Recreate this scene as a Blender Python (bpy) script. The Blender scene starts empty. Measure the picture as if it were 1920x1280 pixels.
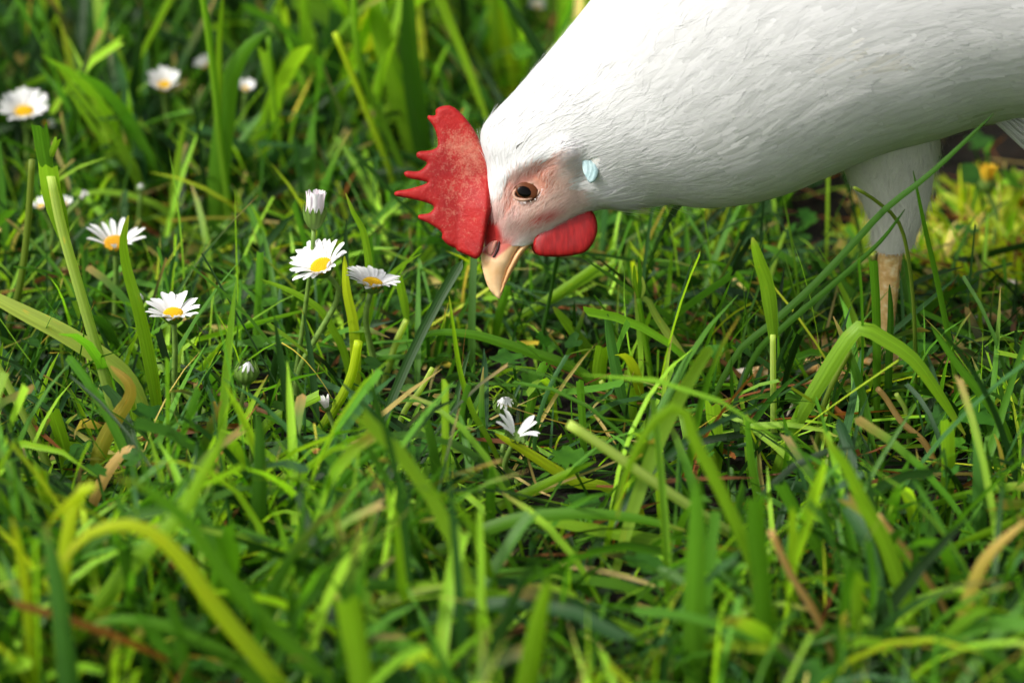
import bpy, bmesh, math, random
import numpy as np
from mathutils import Vector, Matrix
from mathutils.geometry import delaunay_2d_cdt
random.seed(7); rng = np.random.default_rng(11)
sc = bpy.context.scene
COL = sc.collection
R_ = math.radians
# ------------------------------------------------------------------ camera
PITCH = 22.0; FPX = 7200.0
CH = 1.5*math.sin(R_(PITCH))
CAMP = Vector((0, 0, CH))
cd = bpy.data.cameras.new('camera'); cam = bpy.data.objects.new('camera', cd); COL.objects.link(cam)
cam.location = CAMP; cam.rotation_euler = (R_(90-PITCH), 0, 0)
cd.sensor_width = 36; cd.lens = 135; cd.clip_start = 0.05; cd.clip_end = 400
cd.dof.use_dof = True; cd.dof.focus_distance = 1.392; cd.dof.aperture_fstop = 7.4; cd.dof.aperture_blades = 7
sc.camera = cam
# ------------------------------------------------------------------ world, sun, exposure
SUN_DIR = Vector((-0.60, -0.31, 0.73)).normalized()
w = bpy.data.worlds.new('World'); sc.world = w; w.use_nodes = True
nt = w.node_tree; nt.nodes.clear()
sky = nt.nodes.new('ShaderNodeTexSky'); sky.sky_type = 'NISHITA'; sky.sun_disc = False
sky.sun_elevation = math.asin(SUN_DIR.z); sky.sun_rotation = math.atan2(SUN_DIR.x, SUN_DIR.y)
sky.dust_density = 5.0; sky.air_density = 1.0; sky.ozone_density = 0.6
bg = nt.nodes.new('ShaderNodeBackground'); bg.inputs[1].default_value = 0.15
wo = nt.nodes.new('ShaderNodeOutputWorld')
bw = nt.nodes.new('ShaderNodeRGBToBW'); nt.links.new(sky.outputs[0], bw.inputs[0])
hz = nt.nodes.new('ShaderNodeMix'); hz.data_type = 'RGBA'; hz.inputs[0].default_value = 0.85      # pale hazy sky
nt.links.new(sky.outputs[0], hz.inputs[6]); nt.links.new(bw.outputs[0], hz.inputs[7]); nt.links.new(hz.outputs[2], bg.inputs[0]); nt.links.new(bg.outputs[0], wo.inputs[0])
sl = bpy.data.lights.new('sun', 'SUN'); sl.energy = 2.0; sl.angle = R_(5); sl.color = (1.0, 0.95, 0.84)
so = bpy.data.objects.new('sun', sl); COL.objects.link(so)
so.rotation_euler = (-SUN_DIR).to_track_quat('-Z', 'Y').to_euler(); so.location = (-2, 1, 3)
vs = sc.view_settings; vs.view_transform = 'Standard'; vs.look = 'None'; vs.gamma = 1; vs.use_curve_mapping = False
vs.exposure = 0.68
sc.cycles.max_bounces = 8; sc.cycles.transparent_max_bounces = 6; sc.cycles.use_denoising = True

# ------------------------------------------------------------------ survey helpers: photograph sightlines -> places on the lawn
Rv = Vector((1, 0, 0)); Fv = Vector((0, math.cos(R_(PITCH)), -math.sin(R_(PITCH)))); Uv = Vector((0, math.sin(R_(PITCH)), math.cos(R_(PITCH))))
def ray(x, y): return Fv + Rv*((x-960)/FPX) - Uv*((y-640)/FPX)
def gnd(x, y):
    r = ray(x, y); t = CH/-r.z; return CAMP + r*t
def vat(x, y, Y):
    r = ray(x, y); return CAMP + r*(Y/r.y)
def dep(x, y, d): return CAMP + ray(x, y)*d
DH = 1.41                       # distance of the hen's middle plane
HM = DH/FPX                     # metres per photograph pixel there
def H(x, y, toward=0.0): return dep(x, y, DH) - Fv*toward
def gpix(P):                    # arrays of world points -> photograph pixels + distance
    d = P - np.array(CAMP); z = d@np.array(Fv); z = np.maximum(z, 1e-3)
    return 960+FPX*(d@np.array(Rv))/z, 640-FPX*(d@np.array(Uv))/z, z

# ------------------------------------------------------------------ object helpers
def tag(o, label=None, cat=None, group=None, kind=None):
    if label: o['label'] = label
    if cat: o['category'] = cat
    if group: o['group'] = group
    if kind: o['kind'] = kind
    return o
def link(o, parent=None):
    COL.objects.link(o)
    if parent is not None: o.parent = parent
    return o
def empty(name, loc):
    o = bpy.data.objects.new(name, None); o.empty_display_size = .01; link(o); o.location = loc; return o
def mesh_np(name, V, F, mat, col=None, bl=None, smooth=True, loc=None, parent=None):
    V = np.asarray(V, dtype=np.float32).reshape(-1, 3)
    if loc is not None: V = V-np.array(loc, dtype=np.float32)
    me = bpy.data.meshes.new(name)
    if isinstance(F, np.ndarray):
        k = F.shape[1]; n = F.shape[0]
        me.vertices.add(len(V)); me.vertices.foreach_set('co', V.ravel())
        me.loops.add(n*k); me.loops.foreach_set('vertex_index', F.astype(np.int32).ravel())
        me.polygons.add(n); me.polygons.foreach_set('loop_start', np.arange(0, n*k, k, dtype=np.int32))
        me.update(calc_edges=True)
    else:
        me.from_pydata(V.tolist(), [], F)
    if smooth: me.polygons.foreach_set('use_smooth', np.ones(len(me.polygons), dtype=bool))
    if col is not None:
        a = me.attributes.new('Col', 'FLOAT_COLOR', 'POINT')
        c = np.ones((len(V), 4), dtype=np.float32); c[:, :3] = np.asarray(col, dtype=np.float32).reshape(-1, 3); a.data.foreach_set('color', c.ravel())
    if bl is not None:
        a = me.attributes.new('bl', 'FLOAT_VECTOR', 'POINT'); a.data.foreach_set('vector', np.asarray(bl, dtype=np.float32).ravel())
    if mat: me.materials.append(mat)
    me.validate()
    o = bpy.data.objects.new(name, me); link(o, parent)
    if loc is not None and parent is None: o.location = loc
    elif loc is not None: o.location = Vector(loc)-parent.location
    return o

# ------------------------------------------------------------------ materials
def mat_new(name):
    m = bpy.data.materials.new(name); m.use_nodes = True; m.node_tree.nodes.clear(); return m, m.node_tree.nodes, m.node_tree.links
def N(ns, t, **k):
    n = ns.new(t)
    for a, b in k.items(): setattr(n, a, b)
    return n
def mixc(ns, ls, fac, a, b, mode='MIX'):
    m = N(ns, 'ShaderNodeMix', data_type='RGBA', blend_type=mode)
    for i, v in ((0, fac), (6, a), (7, b)):
        if hasattr(v, 'is_linked'): ls.new(v, m.inputs[i])
        elif i == 0: m.inputs[0].default_value = v
        else: m.inputs[i].default_value = (*v, 1)
    return m.outputs[2]
def ramp(ns, ls, src, stops):
    r = N(ns, 'ShaderNodeValToRGB'); e = r.color_ramp.elements
    e[0].position, e[0].color = stops[0][0], (*stops[0][1], 1); e[1].position, e[1].color = stops[-1][0], (*stops[-1][1], 1)
    for p, c in stops[1:-1]: q = e.new(p); q.color = (*c, 1)
    ls.new(src, r.inputs[0]); return r.outputs[0]
def noise(ns, ls, scale, detail=3, vec=None, rough=.55):
    n = N(ns, 'ShaderNodeTexNoise'); n.inputs['Scale'].default_value = scale; n.inputs['Detail'].default_value = detail; n.inputs['Roughness'].default_value = rough
    if vec is None:
        t = N(ns, 'ShaderNodeTexCoord'); vec = t.outputs['Object']
    ls.new(vec, n.inputs['Vector']); return n.outputs['Fac']
def bump(ns, ls, h, strength, dist):
    b = N(ns, 'ShaderNodeBump'); b.inputs['Strength'].default_value = strength; b.inputs['Distance'].default_value = dist; ls.new(h, b.inputs['Height']); return b.outputs[0]
def attr(ns, name, out='Color'): a = N(ns, 'ShaderNodeAttribute', attribute_name=name); return a.outputs[out]
def scl(ns, ls, vec, s):
    m = N(ns, 'ShaderNodeVectorMath', operation='MULTIPLY'); ls.new(vec, m.inputs[0]); m.inputs[1].default_value = s; return m.outputs[0]

def grass_material():
    m, ns, ls = mat_new('grass_blade')
    c = attr(ns, 'Col'); b = attr(ns, 'bl', 'Vector')
    st = noise(ns, ls, 1.0, 2, scl(ns, ls, b, (9, 1.2, 40)))               # streaks running along each blade
    st2 = ramp(ns, ls, st, [(.3, (.84, .85, .82)), (.7, (1.12, 1.1, 1.06))])
    c1 = mixc(ns, ls, 1.0, c, st2, 'MULTIPLY')
    sp = noise(ns, ls, 1.0, 2, scl(ns, ls, b, (2.5, 7, 60)))               # yellowing spots
    spm = ramp(ns, ls, sp, [(.66, (0, 0, 0)), (.76, (1, 1, 1))])
    yel = mixc(ns, ls, 1.0, c1, (1.7, 1.05, .8), 'MULTIPLY')
    mf = N(ns, 'ShaderNodeMath', operation='MULTIPLY'); ls.new(spm, mf.inputs[0]); mf.inputs[1].default_value = .6
    c2 = mixc(ns, ls, mf.outputs[0], c1, yel)
    wv = N(ns, 'ShaderNodeSeparateXYZ'); ls.new(b, wv.inputs[0])
    sn = N(ns, 'ShaderNodeMath', operation='MULTIPLY'); ls.new(wv.outputs[0], sn.inputs[0]); sn.inputs[1].default_value = 26
    s2 = N(ns, 'ShaderNodeMath', operation='SINE'); ls.new(sn.outputs[0], s2.inputs[0])
    bp = bump(ns, ls, s2.outputs[0], .18, .0002)
    p = N(ns, 'ShaderNodeBsdfPrincipled'); ls.new(c2, p.inputs['Base Color']); p.inputs['Roughness'].default_value = .5
    p.inputs['Specular IOR Level'].default_value = .32; ls.new(bp, p.inputs['Normal'])
    t = N(ns, 'ShaderNodeBsdfTranslucent'); tc = mixc(ns, ls, 1.0, c2, (2.0, 2.0, .7), 'MULTIPLY'); ls.new(tc, t.inputs[0])
    mx = N(ns, 'ShaderNodeMixShader'); mx.inputs[0].default_value = .42; ls.new(p.outputs[0], mx.inputs[1]); ls.new(t.outputs[0], mx.inputs[2])
    o = N(ns, 'ShaderNodeOutputMaterial'); ls.new(mx.outputs[0], o.inputs[0]); return m
M_GRASS = grass_material()
def simple(name, stops, scale, rough=.5, spec=.4, trans=0.0, tcol=None, bs=0, bscale=None, bdist=.0005, sss=0, useattr=False, detail=4):
    m, ns, ls = mat_new(name)
    f = noise(ns, ls, scale, detail)
    c = ramp(ns, ls, f, stops)
    if useattr: c = mixc(ns, ls, 1.0, attr(ns, 'Col'), c, 'MULTIPLY')
    p = N(ns, 'ShaderNodeBsdfPrincipled'); ls.new(c, p.inputs['Base Color']); p.inputs['Roughness'].default_value = rough; p.inputs['Specular IOR Level'].default_value = spec
    if sss:
        p.inputs['Subsurface Weight'].default_value = sss; p.inputs['Subsurface Radius'].default_value = (1, .35, .2); p.inputs['Subsurface Scale'].default_value = .003
    if bs: ls.new(bump(ns, ls, noise(ns, ls, bscale, 3), bs, bdist), p.inputs['Normal'])
    out = p.outputs[0]
    if trans:
        t = N(ns, 'ShaderNodeBsdfTranslucent')
        if tcol: t.inputs[0].default_value = (*tcol, 1)
        else: ls.new(c, t.inputs[0])
        mx = N(ns, 'ShaderNodeMixShader'); mx.inputs[0].default_value = trans; ls.new(out, mx.inputs[1]); ls.new(t.outputs[0], mx.inputs[2]); out = mx.outputs[0]
    o = N(ns, 'ShaderNodeOutputMaterial'); ls.new(out, o.inputs[0]); return m
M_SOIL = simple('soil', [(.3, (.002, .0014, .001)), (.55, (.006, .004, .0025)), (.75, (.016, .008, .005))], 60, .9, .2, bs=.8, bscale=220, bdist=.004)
M_PETAL = simple('petal', [(.3, (.80, .79, .80)), (.7, (.86, .86, .87))], 300, .55, .25, trans=.3, tcol=(.85, .84, .86))
M_PETALP = simple('petal_pink', [(.3, (.8, .66, .74)), (.7, (.84, .80, .83))], 300, .55, .25, trans=.3, tcol=(.85, .8, .84))
M_DISC = simple('daisy_disc', [(.35, (.72, .42, .01)), (.65, (.85, .62, .02))], 900, .7, .2, trans=.15, tcol=(.8, .6, .05))
M_DISCB = simple('daisy_disc_old', [(.35, (.45, .2, .02)), (.65, (.8, .5, .02))], 900, .7, .2)
M_SEPAL = simple('sepal', [(.35, (.06, .13, .02)), (.7, (.18, .30, .05))], 700, .6, .3, trans=.1)
M_STEM = simple('daisy_stem', [(.3, (.10, .20, .03)), (.7, (.20, .32, .06))], 300, .5, .4, trans=.15)
M_WEED = simple('weed_leaf', [(.3, (.05, .15, .015)), (.7, (.12, .28, .03))], 150, .55, .2, trans=.3, bs=.4, bscale=400, useattr=True)
# hen
M_COMB = None
def comb_material():
    m, ns, ls = mat_new('comb_skin')
    f = noise(ns, ls, 90, 4); c = ramp(ns, ls, f, [(.3, (.27, .005, .006)), (.7, (.42, .012, .010))])
    d = noise(ns, ls, 1500, 2); a = attr(ns, 'Col', 'Fac')                  # pale dusty scurf, its place stored on the comb
    f2 = noise(ns, ls, 420, 5)
    mu = N(ns, 'ShaderNodeMath', operation='ADD'); ls.new(d, mu.inputs[0]); ls.new(f2, mu.inputs[1])
    ad = N(ns, 'ShaderNodeMath', operation='ADD'); ls.new(mu.outputs[0], ad.inputs[0]); ls.new(a, ad.inputs[1])
    mk = ramp(ns, ls, ad.outputs[0], [(.0, (0, 0, 0)), (.62, (0, 0, 0)), (1.0, (.75, .75, .75))])
    # ramp clamps at one: rescale the sum first
    ns.remove(mk.node)
    dv = N(ns, 'ShaderNodeMath', operation='MULTIPLY'); ls.new(ad.outputs[0], dv.inputs[0]); dv.inputs[1].default_value = .5
    mk = ramp(ns, ls, dv.outputs[0], [(.58, (0, 0, 0)), (.90, (.6, .6, .6))])
    c2 = mixc(ns, ls, mk, c, (.60, .30, .20))
    p = N(ns, 'ShaderNodeBsdfPrincipled'); ls.new(c2, p.inputs['Base Color']); p.inputs['Roughness'].default_value = .58; p.inputs['Specular IOR Level'].default_value = .3
    p.inputs['Subsurface Weight'].default_value = .25; p.inputs['Subsurface Radius'].default_value = (1, .15, .1); p.inputs['Subsurface Scale'].default_value = .002
    ls.new(bump(ns, ls, noise(ns, ls, 750, 3), .55, .0005), p.inputs['Normal'])
    t = N(ns, 'ShaderNodeBsdfTranslucent'); t.inputs[0].default_value = (.6, .015, .015, 1)
    mx = N(ns, 'ShaderNodeMixShader'); mx.inputs[0].default_value = .15; ls.new(p.outputs[0], mx.inputs[1]); ls.new(t.outputs[0], mx.inputs[2])
    o = N(ns, 'ShaderNodeOutputMaterial'); ls.new(mx.outputs[0], o.inputs[0]); return m
M_COMB = comb_material()
def wattle_material():
    m, ns, ls = mat_new('wattle_skin')
    t = N(ns, 'ShaderNodeTexCoord')
    mp = N(ns, 'ShaderNodeMapping'); mp.inputs['Rotation'].default_value = (0, R_(-35), 0); mp.inputs['Scale'].default_value = (900, 300, 180)
    ls.new(t.outputs['Object'], mp.inputs[0]); f = noise(ns, ls, 1, 2, mp.outputs[0])
    c = ramp(ns, ls, f, [(.35, (.21, .003, .004)), (.62, (.30, .006, .007)), (.78, (.36, .02, .018))])
    p = N(ns, 'ShaderNodeBsdfPrincipled'); ls.new(c, p.inputs['Base Color']); p.inputs['Roughness'].default_value = .5; p.inputs['Specular IOR Level'].default_value = .35
    p.inputs['Subsurface Weight'].default_value = .2; p.inputs['Subsurface Radius'].default_value = (1, .15, .1); p.inputs['Subsurface Scale'].default_value = .002
    ls.new(bump(ns, ls, f, .18, .0003), p.inputs['Normal'])
    o = N(ns, 'ShaderNodeOutputMaterial'); ls.new(p.outputs[0], o.inputs[0]); return m
M_WATTLE = wattle_material()
def skin_material():
    m, ns, ls = mat_new('hen_skin')
    f = noise(ns, ls, 500, 4); c = ramp(ns, ls, f, [(.3, (.82, .80, .80)), (.7, (1.08, 1.08, 1.08))])
    c = mixc(ns, ls, 1, attr(ns, 'Col'), c, 'MULTIPLY')
    p = N(ns, 'ShaderNodeBsdfPrincipled'); ls.new(c, p.inputs['Base Color']); p.inputs['Roughness'].default_value = .65; p.inputs['Specular IOR Level'].default_value = .25
    p.inputs['Subsurface Weight'].default_value = .1; p.inputs['Subsurface Radius'].default_value = (1, .4, .3); p.inputs['Subsurface Scale'].default_value = .002
    ls.new(bump(ns, ls, f, .5, .0006), p.inputs['Normal'])
    o = N(ns, 'ShaderNodeOutputMaterial'); ls.new(p.outputs[0], o.inputs[0]); return m
M_SKIN = skin_material()
def feather_material():
    m, ns, ls = mat_new('white_feather')
    b = attr(ns, 'bl', 'Vector'); c = attr(ns, 'Col')
    f = noise(ns, ls, 1, 2, scl(ns, ls, b, (14, 1.5, 30)))
    s = ramp(ns, ls, f, [(.3, (.90, .90, .91)), (.7, (1, 1, 1))])
    c = mixc(ns, ls, 1, c, s, 'MULTIPLY')
    p = N(ns, 'ShaderNodeBsdfPrincipled'); ls.new(c, p.inputs['Base Color']); p.inputs['Roughness'].default_value = .6; p.inputs['Specular IOR Level'].default_value = .2
    ls.new(bump(ns, ls, f, .25, .0003), p.inputs['Normal'])
    t = N(ns, 'ShaderNodeBsdfTranslucent'); ls.new(c, t.inputs[0])
    mx = N(ns, 'ShaderNodeMixShader'); mx.inputs[0].default_value = .3; ls.new(p.outputs[0], mx.inputs[1]); ls.new(t.outputs[0], mx.inputs[2])
    o = N(ns, 'ShaderNodeOutputMaterial'); ls.new(mx.outputs[0], o.inputs[0]); return m
M_FEATHER = feather_material()
M_BEAK = simple('beak_horn', [(.3, (.72, .43, .21)), (.7, (.84, .58, .34))], 160, .38, .5, sss=.2, useattr=True)
M_NOSTRIL = simple('nostril_skin', [(.3, (.46, .15, .11)), (.7, (.60, .29, .22))], 400, .55, .35, sss=.2)
M_PUPIL = simple('pupil', [(.3, (.002, .002, .002)), (.7, (.003, .002, .002))], 40, .06, .12)
M_IRIS = simple('iris', [(.3, (.07, .02, .008)), (.7, (.13, .042, .014))], 900, .4, .15)
M_EYEBALL = simple('eyeball', [(.3, (.05, .018, .01)), (.7, (.09, .035, .018))], 400, .4, .15)
M_LID = simple('eyelid', [(.35, (.34, .18, .13)), (.65, (.48, .30, .22))], 900, .5, .35, sss=.2)
M_EAR = simple('earlobe_skin', [(.3, (.28, .43, .46)), (.7, (.48, .62, .64))], 500, .55, .3, useattr=True)
M_SHANK = simple('shank_scale', [(.35, (.60, .32, .10)), (.5, (.72, .42, .16)), (.68, (.84, .62, .36))], 420, .4, .45, sss=.15, bs=.8, bscale=500, bdist=.0008)
M_CLAW = simple('claw', [(.3, (.6, .5, .42)), (.7, (.75, .66, .58))], 200, .35, .5)
# ------------------------------------------------------------------ ground
gx = np.concatenate([-np.geomspace(.6, 60, 22)[::-1]-.0, np.linspace(-.55, .55, 80), np.geomspace(.6, 60, 22)])
gy = np.concatenate([-np.geomspace(.1, 60, 14)[::-1], np.linspace(0, 3, 180), np.geomspace(3.1, 120, 22)])
GX, GY = np.meshgrid(gx, gy, indexing='ij')
def ground_z(X, Y): return .0025*np.sin(X*41+1.3)*np.sin(Y*37)+.0018*np.sin(X*97+Y*60)-.003
GZ = ground_z(GX, GY)*np.where((abs(GX) < 3) & (GY < 6), 1, 0)
nx, ny = GX.shape; idx = np.arange(nx*ny).reshape(nx, ny)
quads = np.stack([idx[:-1, :-1], idx[1:, :-1], idx[1:, 1:], idx[:-1, 1:]], -1).reshape(-1, 4)
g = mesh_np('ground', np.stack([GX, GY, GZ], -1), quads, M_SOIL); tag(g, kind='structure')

# ------------------------------------------------------------------ generic shapes
def smooth_path(P, n):
    P = [Vector(p) for p in P]
    if len(P) == 2: return [P[0].lerp(P[1], i/n) for i in range(n+1)]
    Q = [P[0]*2-P[1]]+P+[P[-1]*2-P[-2]]
    out = []
    seg = len(P)-1
    L = [(P[i+1]-P[i]).length for i in range(seg)]; tot = sum(L); cum = [0]
    for l in L: cum.append(cum[-1]+l)
    for i in range(n+1):
        s = tot*i/n; k = 0
        while k < seg-1 and s > cum[k+1]: k += 1
        t = (s-cum[k])/max(L[k], 1e-9); a, b, c, d = Q[k:k+4]
        out.append(.5*((2*b)+(-a+c)*t+(2*a-5*b+4*c-d)*t*t+(-a+3*b-3*c+d)*t*t*t))
    return out
def tube(path, radii, sides=8, cap=True):
    V = []; F = []; n = len(path); up = None
    for i, p in enumerate(path):
        T = (path[min(i+1, n-1)]-path[max(i-1, 0)]).normalized()
        if up is None: up = T.orthogonal().normalized()
        up = (up-T*up.dot(T)).normalized(); s = T.cross(up)
        r = radii[i] if hasattr(radii, '__len__') else radii
        for k in range(sides):
            a = 2*math.pi*k/sides; V.append(p+(up*math.cos(a)+s*math.sin(a))*r)
    for i in range(n-1):
        for k in range(sides):
            k2 = (k+1) % sides; F.append((i*sides+k, i*sides+k2, (i+1)*sides+k2, (i+1)*sides+k))
    if cap: F.append(tuple(range(sides))[::-1]); F.append(tuple((n-1)*sides+k for k in range(sides)))
    return V, F

# ------------------------------------------------------------------ lawn: many blades at once
PAL = {'mid': ((.058, .175, .014), (.10, .28, .022)), 'dark': ((.020, .078, .010), (.038, .13, .018)), 'blue': ((.034, .12, .034), (.065, .19, .055)),
       'bright': ((.15, .33, .018), (.26, .45, .028)), 'yellow': ((.24, .37, .015), (.44, .51, .03)), 'straw': ((.45, .34, .10), (.7, .58, .22)),
       'brown': ((.22, .07, .02), (.34, .13, .04))}
def lawn(name, P0, L, az, th0, kap, W, names, probs, mat=M_GRASS, K=7, cut=None, zmin=.0015, twist=None, guard=None):
    n = len(P0)
    t = np.linspace(0, 1, K)[None, :]
    th = th0[:, None]+kap[:, None]*t**1.3
    ds = (L/(K-1))[:, None]
    dx = np.sin(th)*ds; dz = np.cos(th)*ds
    X = np.cumsum(np.concatenate([np.zeros((n, 1)), dx[:, :-1]], 1), 1); Z = np.cumsum(np.concatenate([np.zeros((n, 1)), dz[:, :-1]], 1), 1)
    Z = np.maximum(Z, zmin+0*Z)
    side_bend = (rng.normal(0, .12, n)*L)[:, None]*t**2
    ca, sa = np.cos(az)[:, None], np.sin(az)[:, None]
    C = np.stack([P0[:, 0:1]+X*ca-side_bend*sa, P0[:, 1:2]+X*sa+side_bend*ca, P0[:, 2:3]+Z], -1)
    T = np.gradient(C, axis=1); T /= np.linalg.norm(T, axis=2, keepdims=True)+1e-9
    S = np.stack([-sa+0*t, ca+0*t, 0*t+0*sa], -1); Nn = np.cross(T, S)
    tw = (rng.normal(0, .5, n) if twist is None else twist)[:, None]+(rng.normal(0, .9, n))[:, None]*t
    S2 = S*np.cos(tw)[..., None]+Nn*np.sin(tw)[..., None]; N2 = np.cross(T, S2)
    if cut is None: cut = rng.random(n) < .3
    prof = np.where(cut[:, None], np.minimum(1, .65+t), np.minimum(1, .65+1.2*t)*np.sqrt(np.clip(1-t**2.6, .004, 1)))
    if guard is not None:
        bad = np.zeros(n, bool); slack = rng.random(n) < .97; slack2 = rng.random(n) < .86
        for q in range(1, K):
            x, y, z = gpix(C[:, q]); hw = W*FPX/z*.5
            if guard: bad |= in_poly(x, y, HEN_POLY) & (z < DH+.01)
            bad |= blocked(C[:, q], P0[:, 1]) & slack
            if guard != 'low': bad |= (((x > 1725) & (y > 372) & (y < 500)) | ((x > 1750) & (y > 235) & (y <= 372)) | ((x > 1490) & (x < 1600) & (y > 335) & (y < 395)) | ((x > 1480) & (x < 1640) & (y > 395) & (y < 440))) & slack2
            for (kx, ky, r, Yk) in KEEP: bad |= ((x-kx)**2+(y-ky)**2 < (r*1.1+hw)**2) & (C[:, q, 1] < Yk+.004)
            if q < K-1:
                M_ = (C[:, q]+C[:, q+1])/2; x, y, z = gpix(M_)
                for (kx, ky, r, Yk) in KEEP: bad |= ((x-kx)**2+(y-ky)**2 < (r*1.1+hw)**2) & (M_[:, 1] < Yk+.004)
        g_ = ~bad; n = int(g_.sum())
        P0, L, az, W, prof, C, T, S2, N2, cut = [q[g_] for q in (P0, L, az, W, prof, C, T, S2, N2, cut)]
    w2 = (W[:, None]*prof/2)[..., None]
    fold = rng.uniform(.1, .55, n)[:, None, None]
    V = np.stack([C-S2*w2, C-N2*w2*fold, C+S2*w2], 2)      # n,K,3,3
    V[:, -1] += T[:, -1][:, None, :]*(W[:, None]*rng.uniform(-.7, .7, (n, 3))*cut[:, None])[..., None]      # torn ends
    V[..., 2] = np.maximum(V[..., 2], -.002)
    base = (np.arange(n)*K*3)[:, None, None]; i = (np.arange(K-1)*3)[None, :, None]; j = np.arange(2)[None, None, :]
    a = base+i+j
    F = np.stack([a, a+1, a+4, a+3], -1).reshape(-1, 4)
    pk = rng.choice(len(names), n, p=probs)
    gx_, gy_, _ = gpix(P0); deep = (gx_ < 540) & (gy_ < 330) & (gy_ > -60); pk = np.where(deep & (pk == 3) & (rng.random(n) < .75), 1, pk) if len(names) > 4 else pk  # far left shade painted in: most bright blades there take the dark colour
    c0 = np.array([PAL[q][0] for q in names])[pk]; c1 = np.array([PAL[q][1] for q in names])[pk]
    mixr = rng.random((n, 1)); bc = c0*(1-mixr)+c1*mixr
    bc = bc*rng.uniform(.45, 1.0, (n, 1))*np.array([1.25, .68, .95, 1.62, 1.5, 1.4, 1.2])[:max(2, len(names))][pk][:, None] if len(names) == 7 else bc*.6*(1+rng.normal(0, .06, (n, 3)))
    grad = np.array([1.5, 1.2, 1.2])[None, None]*(1-t[..., None])**3*.5+np.array([1, 1, 1])[None, None]*(1-.5*(1-t[..., None])**3)
    tipb = (rng.random(n) < .16)[:, None, None]*np.clip((t[..., None]-.8)*5, 0, 1)
    colr = bc[:, None, :]*grad; colr = colr*(1-tipb)+np.array([.38, .26, .09])*tipb
    Cc = np.repeat(colr[:, :, None, :], 3, 2)
    B = np.stack(np.broadcast_arrays(np.array([0, .5, 1.])[None, None, :], (t*L[:, None]*12)[..., None], rng.random(n)[:, None, None]), -1)
    return V.reshape(-1, 3), F, Cc.reshape(-1, 3), B.reshape(-1, 3)
def joinp(name, parts, mat, **kw):
    V = []; F = []; Cc = []; B = []; o = 0
    for v, f, c, b in parts: V.append(v); F.append(f+o); Cc.append(c); B.append(b); o += len(v)
    return mesh_np(name, np.concatenate(V), np.concatenate(F), mat, np.concatenate(Cc), np.concatenate(B), **kw)

# the hen and the daisies keep their heads above the random grass: sightline tests (pixels) used while planting
HEN_POLY = [(1115, -40), (960, 175), (900, 230), (840, 195), (795, 215), (740, 360), (800, 430), (890, 490), (905, 540), (935, 566), (965, 520), (990, 486), (1110, 484), (1130, 400), (1200, 392), (1300, 395), (1450, 380), (1590, 325), (1635, 450), (1650, 640), (1685, 640), (1715, 450), (1760, 290), (1960, 290), (1960, -40)]
def in_poly(x, y, poly):
    c = np.zeros(x.shape, bool); n = len(poly)
    for i in range(n):
        x1, y1 = poly[i]; x2, y2 = poly[(i+1) % n]
        k = ((y1 > y) != (y2 > y)) & (x < (x2-x1)*(y-y1)/((y2-y1) if y2 != y1 else 1e-9)+x1); c ^= k
    return c
KEEP = []      # (x, y, r, Y) flower heads
def plan(n, xr, yr): 
    P = np.stack([rng.uniform(*xr, n), rng.uniform(*yr, n), np.zeros(n)], 1); P[:, 2] = ground_z(P[:, 0], P[:, 1])*.9; return P
def clear(parts_fn, P0, L, az, th0, kap, hide_hen=True):
    # True for a blade that would stand in front of the hen or a flower
    bad = np.zeros(len(P0), bool)
    for f in (.3, .5, .65, .8, .9, 1.0):
        th = th0+kap*f*.5
        Q = P0+np.stack([np.sin(th)*np.cos(az)*L*f, np.sin(th)*np.sin(az)*L*f, np.cos(th)*L*f], 1)
        x, y, z = gpix(Q)
        if hide_hen: bad |= in_poly(x, y, HEN_POLY) & (z < DH+.01)
        bad |= blocked(Q, P0[:, 1]) & (rng.random(len(P0)) < .9)
        for (kx, ky, r, Y) in KEEP: bad |= ((x-kx)**2+(y-ky)**2 < (r*1.05)**2) & (P0[:, 1] < Y+.004)
    return ~bad
OBS = np.full((340, 520), -1.0)      # nearest kept sightline rows for the single blades (4 px cells)
def keep_sight(x, y, r, Y):
    i0, i1, j0, j1 = int((y-r)/4)+10, int((y+r)/4)+11, int((x-r)/4)+10, int((x+r)/4)+11
    if i1 <= 0 or j1 <= 0 or i0 >= 340 or j0 >= 520: return
    i0, j0 = max(i0, 0), max(j0, 0); OBS[i0:i1, j0:j1] = np.maximum(OBS[i0:i1, j0:j1], Y)
def blocked(Q, Yb):
    x, y, z = gpix(Q); i = np.clip((y/4).astype(int)+10, 0, 339); j = np.clip((x/4).astype(int)+10, 0, 519); return OBS[i, j] > Yb+.002
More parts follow.
